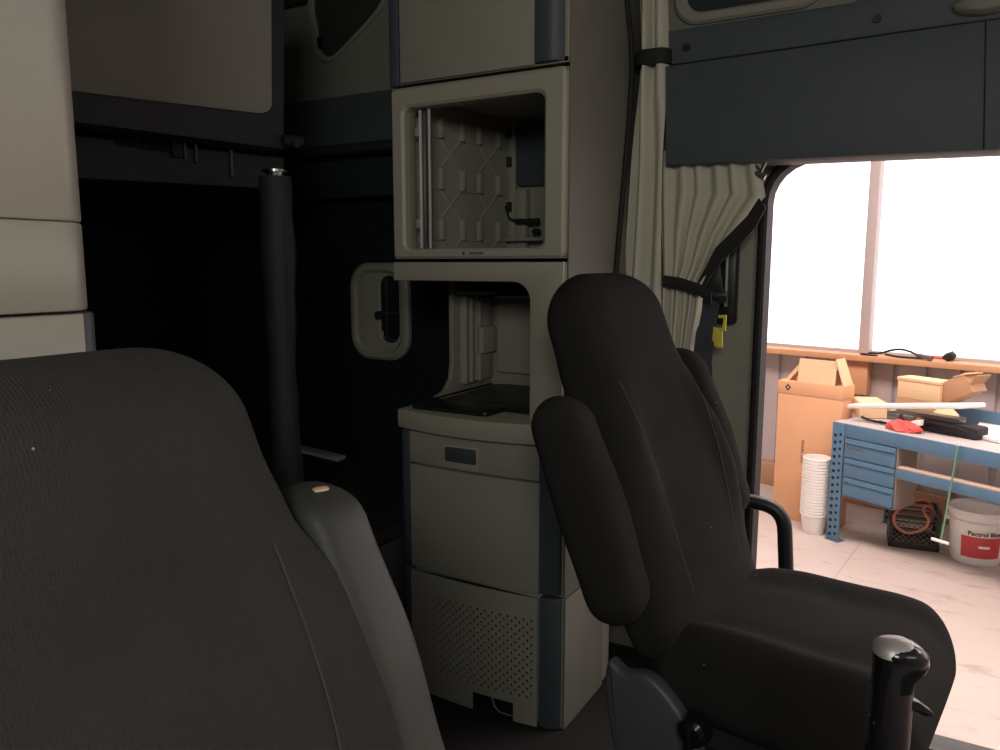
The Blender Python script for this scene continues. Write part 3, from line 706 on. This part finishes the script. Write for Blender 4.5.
b = MB(); pts = [on_back(x, y, -.0015) for x, y in ((20, 628), (80, 606), (140, 580), (190, 558), (228, 542))]; b.tube(pts, .0013, 6); b.build('crease', 'fabric_blk', PS)
ar = [o for o in PS.children if o.name.startswith('armrest') and 'pivot' not in o.name][0]
bm = bmesh.new(); bm.from_mesh(ar.data); top = max(bm.verts, key=lambda v: v.co.z + .25*v.co.x); tp = top.co.copy(); bm.free()
b = MB(); b.loft([[(tp.x+.009*k1*math.cos(a_)*(1+.3*math.sin(2*a_)), tp.y+.013*k1*math.sin(a_), tp.z+.0015+zz) for a_ in [2*PI*k/14 for k in range(14)]] for k1, zz in ((1, -.003), (.9, .0), (.4, .001))]); b.build('worn_patch', 'carton2', PS, label='small pale worn patch')
# ============================================================ GRAB HANDLE
hp = arc_path([(-.56, 2.40, .61), (-.395, 2.40, .60), (-.376, 2.40, .36), (-.376, 2.41, FZ+.01)], .07, 8)
t = thing('grab_handle', 'black bent tube grab handle beside the door opening', 'handle', (-.376, 2.41, FZ+.001))
b = MB(); b.tube([Vector(p)-Vector((-.376, 2.41, FZ+.001)) for p in hp], .022, 14); b.build('bar', 'black', t)
b = MB(); b.tube([(0, 0, 0), (0, 0, .02)], .04, 18); b.build('foot', 'black', t)
b = MB(); q = Vector((-.56, 2.40, .61))-Vector((-.376, 2.41, FZ+.001)); b.tube([q, q+Vector((-.02, .22, 0))], .02, 12); b.build('wall_stay', 'black', t)
# ============================================================ GEAR LEVER
GL = Vector((-.028, .902, FZ))
t = thing('gear_lever', 'black gear lever with metal topped knob in the foreground', 'gear lever', GL)
zt = 1.02   # local z of knob centre (world .93)
S_ = Matrix.Rotation(R(30), 4, 'Z')
def kn(z, a, c_, off=0, n=28, e=.75): return [(off+a*spow(math.cos(2*PI*k/n), e), c_*spow(math.sin(2*PI*k/n), e), z) for k in range(n)]
K = .915-FZ
S_ = S_ @ Matrix.Translation((.003, 0, 0)) @ Matrix.Translation((0, 0, K)) @ Matrix.Scale(.93, 4) @ Matrix.Translation((0, 0, -K))
b = MB(); b.loft([kn(K-.045, .0215, .020, -.002), kn(K-.032, .022, .021, -.001), kn(K-.022, .0265, .023, .004), kn(K-.012, .029, .025, .006), kn(K, .028, .025, .005), kn(K+.007, .024, .021, .002), kn(K+.012, .015, .013, -.001), kn(K+.0135, .003, .003, -.002)], Mx=S_); b.build('knob', 'gloss', t, angle=60)
b = MB(); b.loft([kn(K-.002, .0255, .0225, -.001), kn(K+.007, .0235, .0205, -.001), kn(K+.0125, .016, .014, -.002), kn(K+.015, .003, .003, -.003)], Mx=S_); b.build('knob_plate', 'plate', t, angle=60, label='brushed metal top plate')
b = MB(); b.loft([kn(K-.135, .026, .024, -.001), kn(K-.125, .024, .022, -.001), kn(K-.118, .0215, .020, -.001), kn(K-.045, .0208, .0195, -.001)], Mx=S_); b.tube([(-.0218, -.004, K-.088), (-.0245, -.004, K-.088)], .003, 10, Mx=S_); b.build('grip', 'gloss', t, angle=50)
b = MB(); b.prism([(.018, -.058), (.03, -.062), (.045, -.074), (.047, -.079), (.036, -.079), (.018, -.070)], lambda a, bb, d: (a, d, K+bb), -.007, .007, .002, Mx=S_); b.build('trigger', 'gloss', t)
b = MB(); b.loft([kn(K-.30, .029, .027), kn(K-.145, .0285, .027), kn(K-.137, .027, .025), kn(K-.132, .024, .022)], Mx=S_); b.build('collar', 'black', t, angle=50)
b = MB(); b.tube([(0, 0, .25), (0, 0, K-.29)], .016, 14); b.build('shaft', 'black', t)
b = MB(); b.loft([kn(0, .12, .12, 0), kn(.05, .11, .11), kn(.09, .09, .09), kn(.12, .095, .095), kn(.16, .065, .065), kn(.19, .07, .07), kn(.23, .04, .04), kn(.27, .022, .022)]); b.build('boot', 'rubber', t, angle=60)
# ============================================================ SHOP
G = -.8
su = Vector((.9563, -.2924, 0)).normalized(); sv = Vector((.2924, .9563, 0)).normalized()
SRZ = math.atan2(su.y, su.x)
def W(u, v, z=0): return su*u + sv*v + Vector((0, 0, z))
SM = axes(su, sv, (0, 0, 1), (0, 0, 0))
b = MB(); b.box(-9, 8, -6, 7.2, G-.1, G, Mx=SM); struct(b.build('shop_floor', 'concrete'), 'pale stained concrete shop floor')
b = MB()
j0 = atZ(874, 525, G+.0005); j1 = atZ(812, 607, G+.0005); jd = (j1-j0).normalized()
b.box(-.5, 6, -.005, .005, 0, .001, Mx=axes(jd, Vector((-jd.y, jd.x, 0)), (0, 0, 1), j0))
struct(b.build('trim_2', 'tin'), 'saw cut joint in the shop floor')
WV = 6.98
# corrugated wall below the sill
def corr(u0, u1, z0, z1, v, pitch=.26, d=.03):
    pts = []; u = u0
    while u < u1:
        pts += [(u, 0), (u+pitch*.78, 0), (u+pitch*.82, d), (u+pitch*.96, d)]; u += pitch
    b = MB(); n = len(pts); A = [W(p[0], v+p[1], z0) for p in pts]; B2 = [W(p[0], v+p[1], z1) for p in pts]
    b.sheet([A, B2], .004); return b
struct(corr(-9, 6, G, .56, WV+.02).build('wall_shop', 'tin', smooth=False), 'ribbed metal shop wall under the sill')
b = MB(); b.box(-9, 6, WV+.1, WV+.12, .5, 4.2, Mx=SM); struct(b.build('window_1', 'daylight'), 'wide bright translucent shop window')
b = MB(); b.box(-2.85, -2.765, WV+.0, WV+.09, .555, 4.2, .004, Mx=SM); struct(b.build('window_2', 'frame_pink'), 'pinkish grey window post')
b = MB(); b.box(-9, 6, WV-.16, WV+.10, .50, .55, .003, Mx=SM); struct(b.build('trim_3', 'wood'), 'pine sill under the window')
b = MB(); b.box(-9, 6, WV+.06, WV+.10, .55, .575, .002, Mx=SM); struct(b.build('trim_4', 'frame_pink'), 'window frame bottom rail')
for (a, c_) in ((-3.10, -3.02), (-2.98, -2.72)):
    b = MB(); b.box(a, c_, WV-.06 if c_-a < .2 else WV-.10, WV+.0, .20 if c_-a > .2 else G, .50, .003, Mx=SM)
    o = b.build('wall_stud', 'wood'); tag(o, 'narrow pine stud under the window sill' if c_-a < .2 else 'wide pine block with knots under the window post', 'timber')
b = MB(); b.box(-9, 6, WV-.05, WV, G, G+.22, .003, Mx=SM); struct(b.build('baseboard_shop', 'cartondk'), 'brown board at the foot of the shop wall')
b = MB(); b.box(-9, 6, 7.2, 7.25, G, 4.2, Mx=SM)
for args in ((-9.1, -9, -6, 7.2), (6, 6.1, -6, 7.2)): b.box(*args, G, 4.2, Mx=SM)
struct(b.build('wall_shop_outer', 'tin'), 'outer shop walls')
b = MB(); b.box(-9, 6, -6, 7.2, 4.2, 4.3, Mx=SM); struct(b.build('ceiling_shop', 'whitepaint'), 'shop ceiling')
# ---- bench
A = atZ(834, 421, .137); B_ = atZ(1000, 453, .137); be = (B_-A); be.z = 0; be.normalize(); bv = Vector((-be.y, be.x, 0))
BM = axes(be, bv, (0, 0, 1), (A.x, A.y, G)); BH = .137-G
bench = thing('workbench', 'blue steel workbench with perforated leg under the window', 'workbench', (A.x, A.y, G), math.atan2(be.y, be.x))
BL = 2.6; BD = .80
b = MB(); b.box(0, BL, 0, BD, BH-.006, BH, .002); b.build('bench_top', 'benchtop', bench)
b = MB(); b.box(0, BL, -.003, .04, BH-.105, BH-.004, .003); b.build('front_beam', 'blue', bench)
b = MB(); b.box(0, BL, BD-.04, BD, BH-.09, BH+.12, .003); b.build('back_rail', 'blue', bench)
def leg(u, v):
    b = MB(); b.box(u, u+.006, v, v+.06, 0, BH-.01, .001); b.box(u, u+.10, v-.006, v, 0, BH-.006, .001); b.box(u+.094, u+.1, v-.004, v+.012, 0, BH-.01, .001); b.box(u-.01, u+.11, v-.016, v+.07, 0, .006)
    nf = len(b.bm.faces)
    for k in range(15):
        z = .05+k*.056
        for uu in (.028, .072): b.tube([(u+uu, v-.0075, z+(.0 if uu < .05 else .012)), (u+uu, v-.0055, z+(.0 if uu < .05 else .012))], .0135 if uu < .05 else .011, 10)
    o = b.build('leg', 'blue', bench); o.data.materials.append(M['hole'])
    for p_ in o.data.polygons:
        if p_.index >= nf: p_.material_index = 1
D0_END = .53
leg(0, -.004); leg(0, BD-.06); leg(BL-.1, -.004); leg(BL-.1, BD-.06)
b = MB(); b.box(D0_END, BL-.1, .0, .06, BH-.255, BH-.24, .002); b.build('lower_shelf', 'ply', bench)
b = MB(); b.box(D0_END, BL-.1, -.002, .055, BH-.33, BH-.256, .003); b.build('shelf_beam', 'blue', bench)
# drawer unit hung under the bench
D0, D1 = .105, .515
b = MB(); b.box(D0, D0+.01, .0, .25, BH-.565, BH-.106, .002); b.box(D1, D1+.012, .004, .25, BH-.565, BH-.106, .002); b.box(D0, D1, .0, .25, BH-.57, BH-.562, .002); b.box(D0, D1, .23, .25, BH-.565, BH-.106); b.build('drawer_case', mat('bare_case_metal', (.27, .22, .19), .6), bench)
for k in range(3):
    z1 = BH-.112-k*.15
    b = MB(); b.box(D0+.012, D1-.003, -.012, .21, z1-.143, z1, .004); b.box(D0+.012, D1-.003, -.022, -.012, z1-.034, z1-.024, .003)
    o = b.build('drawer', 'blue', bench)
    if k == 0: b = MB(); b.box(D0+.03, D0+.16, -.0135, -.0118, z1-.075, z1-.062); b.build('worn_label', 'steel', o, label='faded white label strip')
def bp(u, v, z): return BM @ Vector((u, v, z))        # bench frame -> world
def bpx(x, y, z):                                       # place of a pixel on a level above the ground, in bench frame
    return BM.inverted() @ atZ(x, y, z)
TOPZ = .137
# ---- tall carton
A0 = atZ(772, 515, G); A1 = atZ(832, 530, G); ce = (A1-A0).normalized(); cw = .54; cd_ = .20
ct = thing('tall_carton', 'tall brown cardboard carton standing beside the blue bench', 'carton', A0, math.atan2(ce.y, ce.x))
CH = 1.17
b = MB(); b.box(0, cw, 0, cd_, .001, CH-.10, .003); b.build('box_body', 'carton', ct)
b = MB(); b.box(-.004, cw+.004, -.004, cd_+.004, CH-.105, CH, .003); b.build('lid', 'carton', ct)
b = MB(); b.prism([(-.026, 0), (0, -.03), (.026, 0), (0, .03)], lambda a, bb, d: (.085+a, -.0045-d, CH-.05+bb), 0, .001)
b.build('printed_mark', 'ink', ct)
b = MB(); b.prism([(-.010, 0), (0, -.012), (.010, 0), (0, .012)], lambda a, bb, d: (.085+a, -.0056-d, CH-.05+bb), 0, .001); b.build('printed_mark', 'carton', ct)
text_mesh('printed_words', 'MODEL VAN', .034, 'ink', axes((0, 0, -1), (1, 0, 0), (0, -1, 0), (.235, -.0012, .60)), ct, .0004)
# ---- small open carton on top
oc = thing('open_carton', 'small open cardboard box with raised flaps on tall carton', 'carton', A0 + ce*.16 + Vector((-ce.y, ce.x, 0))*.03 + Vector((0, 0, CH+.001)), math.atan2(ce.y, ce.x))
b = MB(); b.box(0, .30, .0, .006, 0, .10); b.box(0, .30, .18, .186, 0, .17); b.box(0, .006, 0, .186, 0, .12); b.box(.294, .30, 0, .186, 0, .12); b.box(0, .3, 0, .186, 0, .004); b.build('box_body', 'cartondk', oc)
b = MB(); b.box(-.005, .305, -.004, 0.0, -.0, .195, Mx=Matrix.Translation((0, -.012, .0)) @ Matrix.Rotation(R(-6), 4, 'X')); b.build('front_flap', 'carton2', oc, label='pale front flap')
b = MB(); b.prism([(0, .17), (.0, .12), (-.10, -.0), (-.12, .02)], lambda a, bb, d: (a, .09+d, bb), -.06, .06)
b.build('side_flap', 'carton2', oc)
b = MB(); b.prism([(.3, .21), (.306, .21), (.385, .0), (.37, -.0)], lambda a, bb, d: (a, .06+d, bb), -.08, .08); b.build('side_flap', 'carton2', oc)
# ---- stack of white pails
pc = atZ(813, 532, G) + Vector((0, 0, 0)); pr = .105
def pail_mesh():
    b = MB(); n = 28; prof = [(.078, 0), (.080, .003), (.100, .150), (.108, .152), (.108, .168), (.103, .170), (.099, .168), (.098, .150), (.077, .006)]
    rings = [[(r_*math.cos(2*PI*k/n), r_*math.sin(2*PI*k/n), z) for k in range(n)] for r_, z in prof]; b.loft(rings); return b
NP = 20
proto = pail_mesh().build('pail', 'white'); 
names = 'white plastic pail nested in the stack by the bench leg'
for k in range(NP):
    o = proto if k == 0 else proto.copy()
    if k: COL.objects.link(o)
    o.location = pc + Vector((0, 0, .001 + k*.0235))
    tag(o, names, 'pail', 'white pails nested in one stack')
tag(proto, 'lowest white pail, standing on the floor under the nested stack', 'pail', 'white pails nested in one stack')
tag(o, 'topmost white pail closing the stack by the bench leg', 'pail', 'white pails nested in one stack')
# ---- milk crate
C0 = atZ(888, 546, G); C1 = atZ(941, 553, G); ke = (C1-C0).normalized(); kw = .34; kd = .33; kh = .29
kt = thing('milk_crate', 'black plastic milk crate under the blue bench', 'crate', C0, math.atan2(ke.y, ke.x))
b = MB()
for (z0, z1) in ((.0, .045), (kh-.02, kh), (.15, .16), (kh-.06, kh-.05), (kh-.09, kh-.08)):
    b.box(0, kw, 0, .012, z0, z1); b.box(0, kw, kd-.012, kd, z0, z1); b.box(0, .012, 0, kd, z0, z1); b.box(kw-.012, kw, 0, kd, z0, z1)
for x in (0, kw-.025):
    for y in (0, kd-.025): b.box(x, x+.025, y, y+.025, 0, kh, .003)
b.box(0, kw, 0, kd, 0, .01)
b.build('frame', 'crate', kt)
b = MB()
for side in range(4):
    for k in range(-2, 8):
        for s_ in (1, -1):
            a0 = .04*k; a1 = a0+.11
            z0, z1 = (.045, .155) if s_ > 0 else (.155, .045)
            lo = max(a0, .0); hi = min(a1, kw)
            if hi <= lo: continue
            za = z0+(z1-z0)*(lo-a0)/.11; zb = z0+(z1-z0)*(hi-a0)/.11
            f_ = {0: lambda u, z: (u, .006, z), 1: lambda u, z: (u, kd-.006, z), 2: lambda u, z: (.006, u*kd/kw, z), 3: lambda u, z: (kw-.006, u*kd/kw, z)}[side]
            b.tube([f_(lo, za), f_(hi, zb)], .0035, 5)
b.build('lattice', 'steel', kt, smooth=True)
# hose in crate
def cp(x, y, v): return axes(ke, Vector((-ke.y, ke.x, 0)), (0, 0, 1), C0) @ Vector((x, y, v))
b = MB(); pts = [cp(*p) for p in ((.30, .28, .12), (.28, .22, .30), (.2, .10, .36), (.10, .03, .33), (.03, -.012, .26), (.04, -.018, .18), (.12, -.02, .13), (.22, -.02, .17), (.255, -.012, .24), (.22, .02, .30), (.24, .08, .32), (.3, .12, .27), (.28, .2, .12))]
cur = []
for i in range(len(pts)-1):
    p0, p1, p2, p3 = pts[max(i-1, 0)], pts[i], pts[i+1], pts[min(i+2, len(pts)-1)]
    for k in range(6):
        t_ = k/6; cur.append(.5*((2*p1)+(-p0+p2)*t_+(2*p0-5*p1+4*p2-p3)*t_*t_+(-p0+3*p1-3*p2+p3)*t_**3))
cur.append(pts[-1]); b.tube(cur, .011, 8); tag(b.build('air_hose', 'hose'), 'orange hose looped over the black milk crate', 'hose')
# ---- bucket
bc = atZ(974, 559, G); bt = thing('bucket', 'white lidded bucket with a red label on the shop floor', 'bucket', bc); bt.scale = (1.13, 1.13, 1.08)
n = 40
ring = lambda r_, z: [(r_*math.cos(2*PI*k/n), r_*math.sin(2*PI*k/n), z) for k in range(n)]
BHH = .37; 
b = MB(); b.loft([ring(.136, .001), ring(.140, .012), ring(.158, BHH-.09), ring(.170, BHH-.085), ring(.170, BHH-.075), ring(.160, BHH-.072), ring(.161, BHH-.05), ring(.163, BHH-.03)]); b.build('bucket_body', 'white', bt, angle=30)
b = MB(); b.loft([ring(.168, BHH-.045), ring(.172, BHH-.04), ring(.172, BHH-.006), ring(.165, BHH), ring(.155, BHH), ring(.150, BHH-.012), ring(.02, BHH-.012)]); b.build('lid', 'white', bt, angle=30)
ca = math.atan2(-bc.y, -bc.x)     # towards the truck
def lab(a0, a1, z0, z1, dr, m, nm):
    K_ = 20; g = []
    for zz in (z0, z1):
        rr = .140+(.018)*(zz-.012)/(BHH-.102)+dr; g.append([(rr*math.cos(ca+a0+(a1-a0)*k/K_), rr*math.sin(ca+a0+(a1-a0)*k/K_), zz) for k in range(K_+1)])
    b = MB(); b.sheet(g, .0006); return b.build(nm, m, bt)
lab(-.55, 1.05, .055, .20, .0012, 'red', 'red_label'); lab(-.42, 1.05, .20, .245, .0012, 'paper', 'white_label')
lab(.12, .55, .125, .142, .0026, 'paper', 'label_bar')
# words bent round the bucket
tw = text_mesh('label_words', 'Pactrol Blue', .040, 'ink', Matrix.Identity(4), None, .0004, bold=.0012)
for v in tw.data.vertices:
    a_ = ca+.33+v.co.x/.158; z = .222+v.co.y; rr = .140+.018*(z-.012)/(BHH-.102)+.0028+v.co.z
    v.co = Vector((rr*math.cos(a_), rr*math.sin(a_), z))
tw.parent = bt
b = MB()
for s_ in (-1, 1):
    a_ = ca+s_*1.45; b.tube([(.158*math.cos(a_), .158*math.sin(a_), BHH-.10), (.182*math.cos(a_), .182*math.sin(a_), BHH-.10)], .014, 10)
hp = [(.182*math.cos(ca+a_), .182*math.sin(ca+a_), BHH-.10-.045*math.cos(a_*PI/2.9)) for a_ in [-1.45+2.9*k/20 for k in range(21)]]
build_loose(b, 'handle_lug', 'white', bt)
# ---- green cord hanging from bench with white tube
q = bpx(957, 448, TOPZ); q.x -= .03; q2 = BM.inverted() @ atZ(943, 540, G+.09)
b = MB(); b.tube([bp(q.x, -.03, BH-.002), bp(q.x-.02, -.032, BH-.25), bp(q.x-.045, -.034, BH-.55), bp(q.x-.06, -.035, .24)], .006, 8); tag(b.build('hanging_cord', 'green'), 'green cord hanging straight down from the bench edge', 'cord')
b = MB(); b.tube([bp(q.x, -.03, BH+.002), bp(q.x, -.03, BH+.03)], .008, 8); tag(b.build('cord_peg', 'white'), 'tiny white peg at the top of the green cord', 'peg')
b = MB(); a_ = bp(q.x-.105, -.06, .27); c_ = bp(q.x+.01, -.06, .27); b.tube([a_, c_], .011, 12); tag(b.build('white_tube', 'white'), 'short white tube at the lower end of the green cord', 'tube')
# ---- things on the bench (sizes in the bench frame)
def BV(x, y, v):                                         # bench frame place where the sight line meets the upright plane v
    return BM.inverted() @ at(x, y, tuple(bv), bv.dot(Vector((A.x, A.y, 0))) + v)
def rotbox(name, m, cx_, cy_, z, sx, sy, sz, rz=0, ry=0, rx=0, bev=.003, parent=None):
    Mx = BM @ Matrix.Translation((cx_, cy_, z)) @ Matrix.Rotation(rz, 4, 'Z') @ Matrix.Rotation(ry, 4, 'Y') @ Matrix.Rotation(rx, 4, 'X')
    b = MB(); b.box(-sx/2, sx/2, -sy/2, sy/2, 0, sz, bev); o = b.build(name, m); o.matrix_world = Mx; return o
q = BV(858, 402, .30); o = rotbox('small_carton', 'carton2', q.x+.0, .44, BH+.004, .20, .30, .12, R(48)); tag(o, 'small sealed cardboard box at the left end of the bench', 'carton')
b = MB(); b.box(-.02, .02, -.148, .148, .1105, .112); b.build('tape', 'carton', o)
q = BV(896, 397, .48); q2 = BV(939, 402, .48); lw = q2.x-q.x; lz = max(q.z, BH+.03)
o = rotbox('long_carton', 'carton2', (q.x+q2.x)/2, .57, lz, lw, .16, .15, R(-2)); tag(o, 'pale oblong cardboard box resting at the back of the bench', 'carton')
LC = o
b = MB(); b.box(-lw/2-.006, lw/2+.004, -.086, .083, .135, .16, .004); b.build('lid', 'carton2', o)
# grey parts tray the long box stands on
o = rotbox('parts_tray', 'cartondk', (q.x+q2.x)/2, .57, BH+.002, lw+.02, .17, lz-BH-.004, R(-2)); tag(o, 'brown cardboard tray beneath the pale oblong box', 'tray')
o = rotbox('tilted_carton', 'cartondk', BV(963, 398, .55).x, .58, max(BH+.085, BV(963, 398, .55).z), .25, .16, .15, R(-8), R(-30)); tag(o, 'brown cardboard box tipped on its edge with open flap', 'carton'); TC = o
b = MB(); b.box(-.02, .10, -.085, .08, .152, .158, Mx=Matrix.Translation((.02, 0, .0)) @ Matrix.Rotation(R(12), 4, 'Y')); b.build('top_flap', 'carton2', TC)
b = MB(); b.box(.126, .22, -.08, .08, .0, .006, Mx=Matrix.Rotation(R(-25), 4, 'Y')); b.build('side_flap', 'cartondk', TC)
b = MB(); b.loft([[(.1*k1*math.cos(a_)*(1+.15*math.sin(3*a_)), .08*k1*math.sin(a_), z) for a_ in [2*PI*k/20 for k in range(20)]] for k1, z in ((1, 0), (1.05, .03), (.85, .07), (.4, .1), (.05, .108))], Mx=BM @ Matrix.Translation((BV(946, 400, .42).x, .42, BH+.003)) @ Matrix.Scale(1.6, 4, (0, 0, 1)))
tag(b.build('crumpled_paper', 'carton2', angle=20), 'crumpled brown packing paper between the boxes on the bench', 'paper')
# white fluorescent-like tray / long white panel
p0 = BM.inverted() @ atZ(849, 407, TOPZ+.10); p0 = BV(849, 408, .10); p1 = BV(980, 408, .20)
b = MB(); a_ = p0; L_ = (p1-p0).length; dirv = (p1-p0).normalized(); side = Vector((0, 0, 1)).cross(dirv).normalized(); upv = dirv.cross(side)
FM = BM @ axes(dirv, side, upv, p0)
b.prism([(0, -.02), (.03, -.035), (L_-.10, -.07), (L_+.02, .045), (L_, .07), (.02, .06)], lambda x, y, d: (x, y, d), 0, .03, .006, Mx=FM)
tag(b.build('painted_board', 'whitepaint'), 'long narrow white painted panel laid across the bench clutter', 'panel')
o = rotbox('tool_bag', 'bag', (BV(916, 425, .22).x+BV(978, 431, .22).x)/2, .30, BH+.002, BV(978, 431, .22).x-BV(916, 425, .22).x, .15, .085, R(-1), bev=.02); tag(o, 'long black tool bag lying under the white panel', 'bag')
b = MB(); b.tube(arc_path([(-.15, -.09, .05), (-.1, -.115, .075), (.1, -.115, .075), (.15, -.09, .05)], .04), .008, 8); b.build('strap', 'rubber', o)
o = rotbox('foam_sheet', 'steel', .56, .31, BH+.088, .46, .10, .035, R(-1)); tag(o, 'grey strip between the black bag and the white panel', 'strip')
# red rag
b = MB(); q = BV(902, 425, .09); rr = random.Random(3)
rings = []
for i, (k1, z) in enumerate(((.9, 0), (1.05, .015), (.95, .035), (.7, .055), (.35, .068), (.04, .07))):
    rings.append([(.115*k1*math.cos(a_)*(1+.18*math.sin(5*a_+i)+.1*rr.random()), .065*k1*math.sin(a_)*(1+.2*math.sin(4*a_+2*i)), z+(.012*math.sin(6*a_+i*1.3) if 0 < i < 5 else 0)) for a_ in [2*PI*k/36 for k in range(36)]])
b.loft(rings, Mx=BM @ Matrix.Translation((q.x, q.y+.02, BH+.002))); tag(b.build('red_rag', 'redrag', angle=40), 'crumpled red rag on the bench in front of the bag', 'rag')
b = MB(); b.prism([(-.05, 0), (.03, -.01), (.05, .03), (-.02, .04)], lambda a, bb, d: (a, d, bb+.0), -.02, .02, .002, Mx=BM @ Matrix.Translation((q.x+.09, q.y+.04, BH+.055)) @ Matrix.Rotation(R(-25), 4, 'Y')); tag(b.build('paper_scrap', 'paper'), 'white paper scrap on top of the red rag', 'paper')
# black cable by the left end
q = bpx(873, 417, TOPZ)
def spl(pts, n=6):
    out = []
    for i in range(len(pts)-1):
        p0, p1, p2, p3 = pts[max(i-1, 0)], pts[i], pts[i+1], pts[min(i+2, len(pts)-1)]
        for k in range(n):
            t_ = k/n; out.append(.5*((2*p1)+(-p0+p2)*t_+(2*p0-5*p1+4*p2-p3)*t_*t_+(-p0+3*p1-3*p2+p3)*t_**3))
    out.append(pts[-1]); return out
b = MB(); pts = [bpx(x, y, TOPZ+.012) for x, y in ((893, 411), (875, 410), (862, 412), (861, 416), (870, 420), (880, 422))]
b.tube([BM @ p for p in spl([Vector((p.x, p.y, BH+.012)) for p in pts])], .008, 8); cbl = b.build('bench_cable', 'rubber'); tag(cbl, 'black cable loop lying at the left end of the bench', 'cable')
e_ = BM @ Vector((pts[-1].x, pts[-1].y, BH+.014)); b = MB(); b.tube([e_, e_+be*.07-bv*.01], [.012, .007], 8); b.build('plug', 'black', cbl)
# metal tool parts behind the white panel
b = MB(); q = bpx(893, 402, TOPZ); Mx = BM @ Matrix.Translation((.12, .42, BH+.002)); b.box(-.0, .14, 0, .10, 0, .05, .008, Mx=Mx); b.tube([(.02, .02, .05), (.12, .06, .07)], .022, 12, Mx=Mx); b.tube([(.15, .05, .03), (.24, .05, .035)], .02, 12, Mx=Mx)
tag(b.build('metal_fitting', 'steel'), 'dull metal fitting between the small box and long box', 'fitting')
b = MB(); Mx = BM @ Matrix.Translation((-.02, .62, BH+.002)); b.tube([(0, 0, .03), (.10, 0, .035), (.16, .03, .08)], [.026, .02, .024], 12, Mx=Mx); tag(b.build('hand_tool', 'black'), 'black hand tool lying behind the small sealed box', 'tool')
# white sheet at the right
p = [bpx(x, y, TOPZ+.01) for x, y in ((971, 436), (984, 418), (1040, 424), (1040, 452))]
b = MB(); b.prism([(v.x, v.y) for v in p], lambda a, bb, d: (a, bb, d), BH+.004, BH+.03, .003, Mx=BM); tag(b.build('white_sheet', 'paper'), 'white board lying flat on bench at right edge', 'board')
o = rotbox('red_case', 'red', 1.20, .62, BH+.002, .16, .2, .12, R(10)); tag(o, 'red case at the right edge of bench', 'case')
# ---- things on the sill
def sl(x, y, z=.56, off=0): return at(x, y, (0, 0, 1), z)
zs = .553; vS = WV-.06
def sp_(x, z, v=vS):  # on the sill at image column x
    q = at(x, 355, tuple(sv), v); return Vector((q.x, q.y, z))
b = MB(); pts = [sp_(868, zs+.012), sp_(880, zs+.02), sp_(890, zs+.05), sp_(900, zs+.065), sp_(911, zs+.05), sp_(921, zs+.02, vS-.04), sp_(930, zs+.015, vS-.06), sp_(912, zs+.01, vS-.07), sp_(895, zs+.01, vS-.06), sp_(885, zs+.02, vS-.05)]
b.tube(spl(pts), .009, 8); tag(b.build('sill_cable', 'rubber'), 'dark cable looping along the window sill', 'cable')
b = MB(); b.tube([sp_(917, zs+.035, vS-.05), sp_(932, zs+.02, vS-.09)], [.016, .024], 12); tag(b.build('sleeve', 'steel'), 'grey round sleeve lying on the sill beside the cable', 'sleeve')
b = MB(); b.tube([sp_(934, zs+.022), sp_(945, zs+.022)], .012, 10); g_ = b.build('torch_grip', 'redrag', None, label='pinkish grip')
b = MB(); b.tube([sp_(943, zs+.025), sp_(947, zs+.03), sp_(953, zs+.045), sp_(956, zs+.04)], [.014, .034, .04, .018], 12); hd = b.build('head', 'black', g_)
g_.name = 'torch'; tag(g_, 'small tool with red grip and black head on sill', 'tool')
b = MB(); b.box(-.07, .07, -.012, .012, 0, .012, .003, Mx=Matrix.Translation(sp_(869, zs-.001, vS-.07)) @ Matrix.Rotation(SRZ, 4, 'Z')); tag(b.build('flat_bar', 'black'), 'short black bar on the sill before the window post', 'bar')
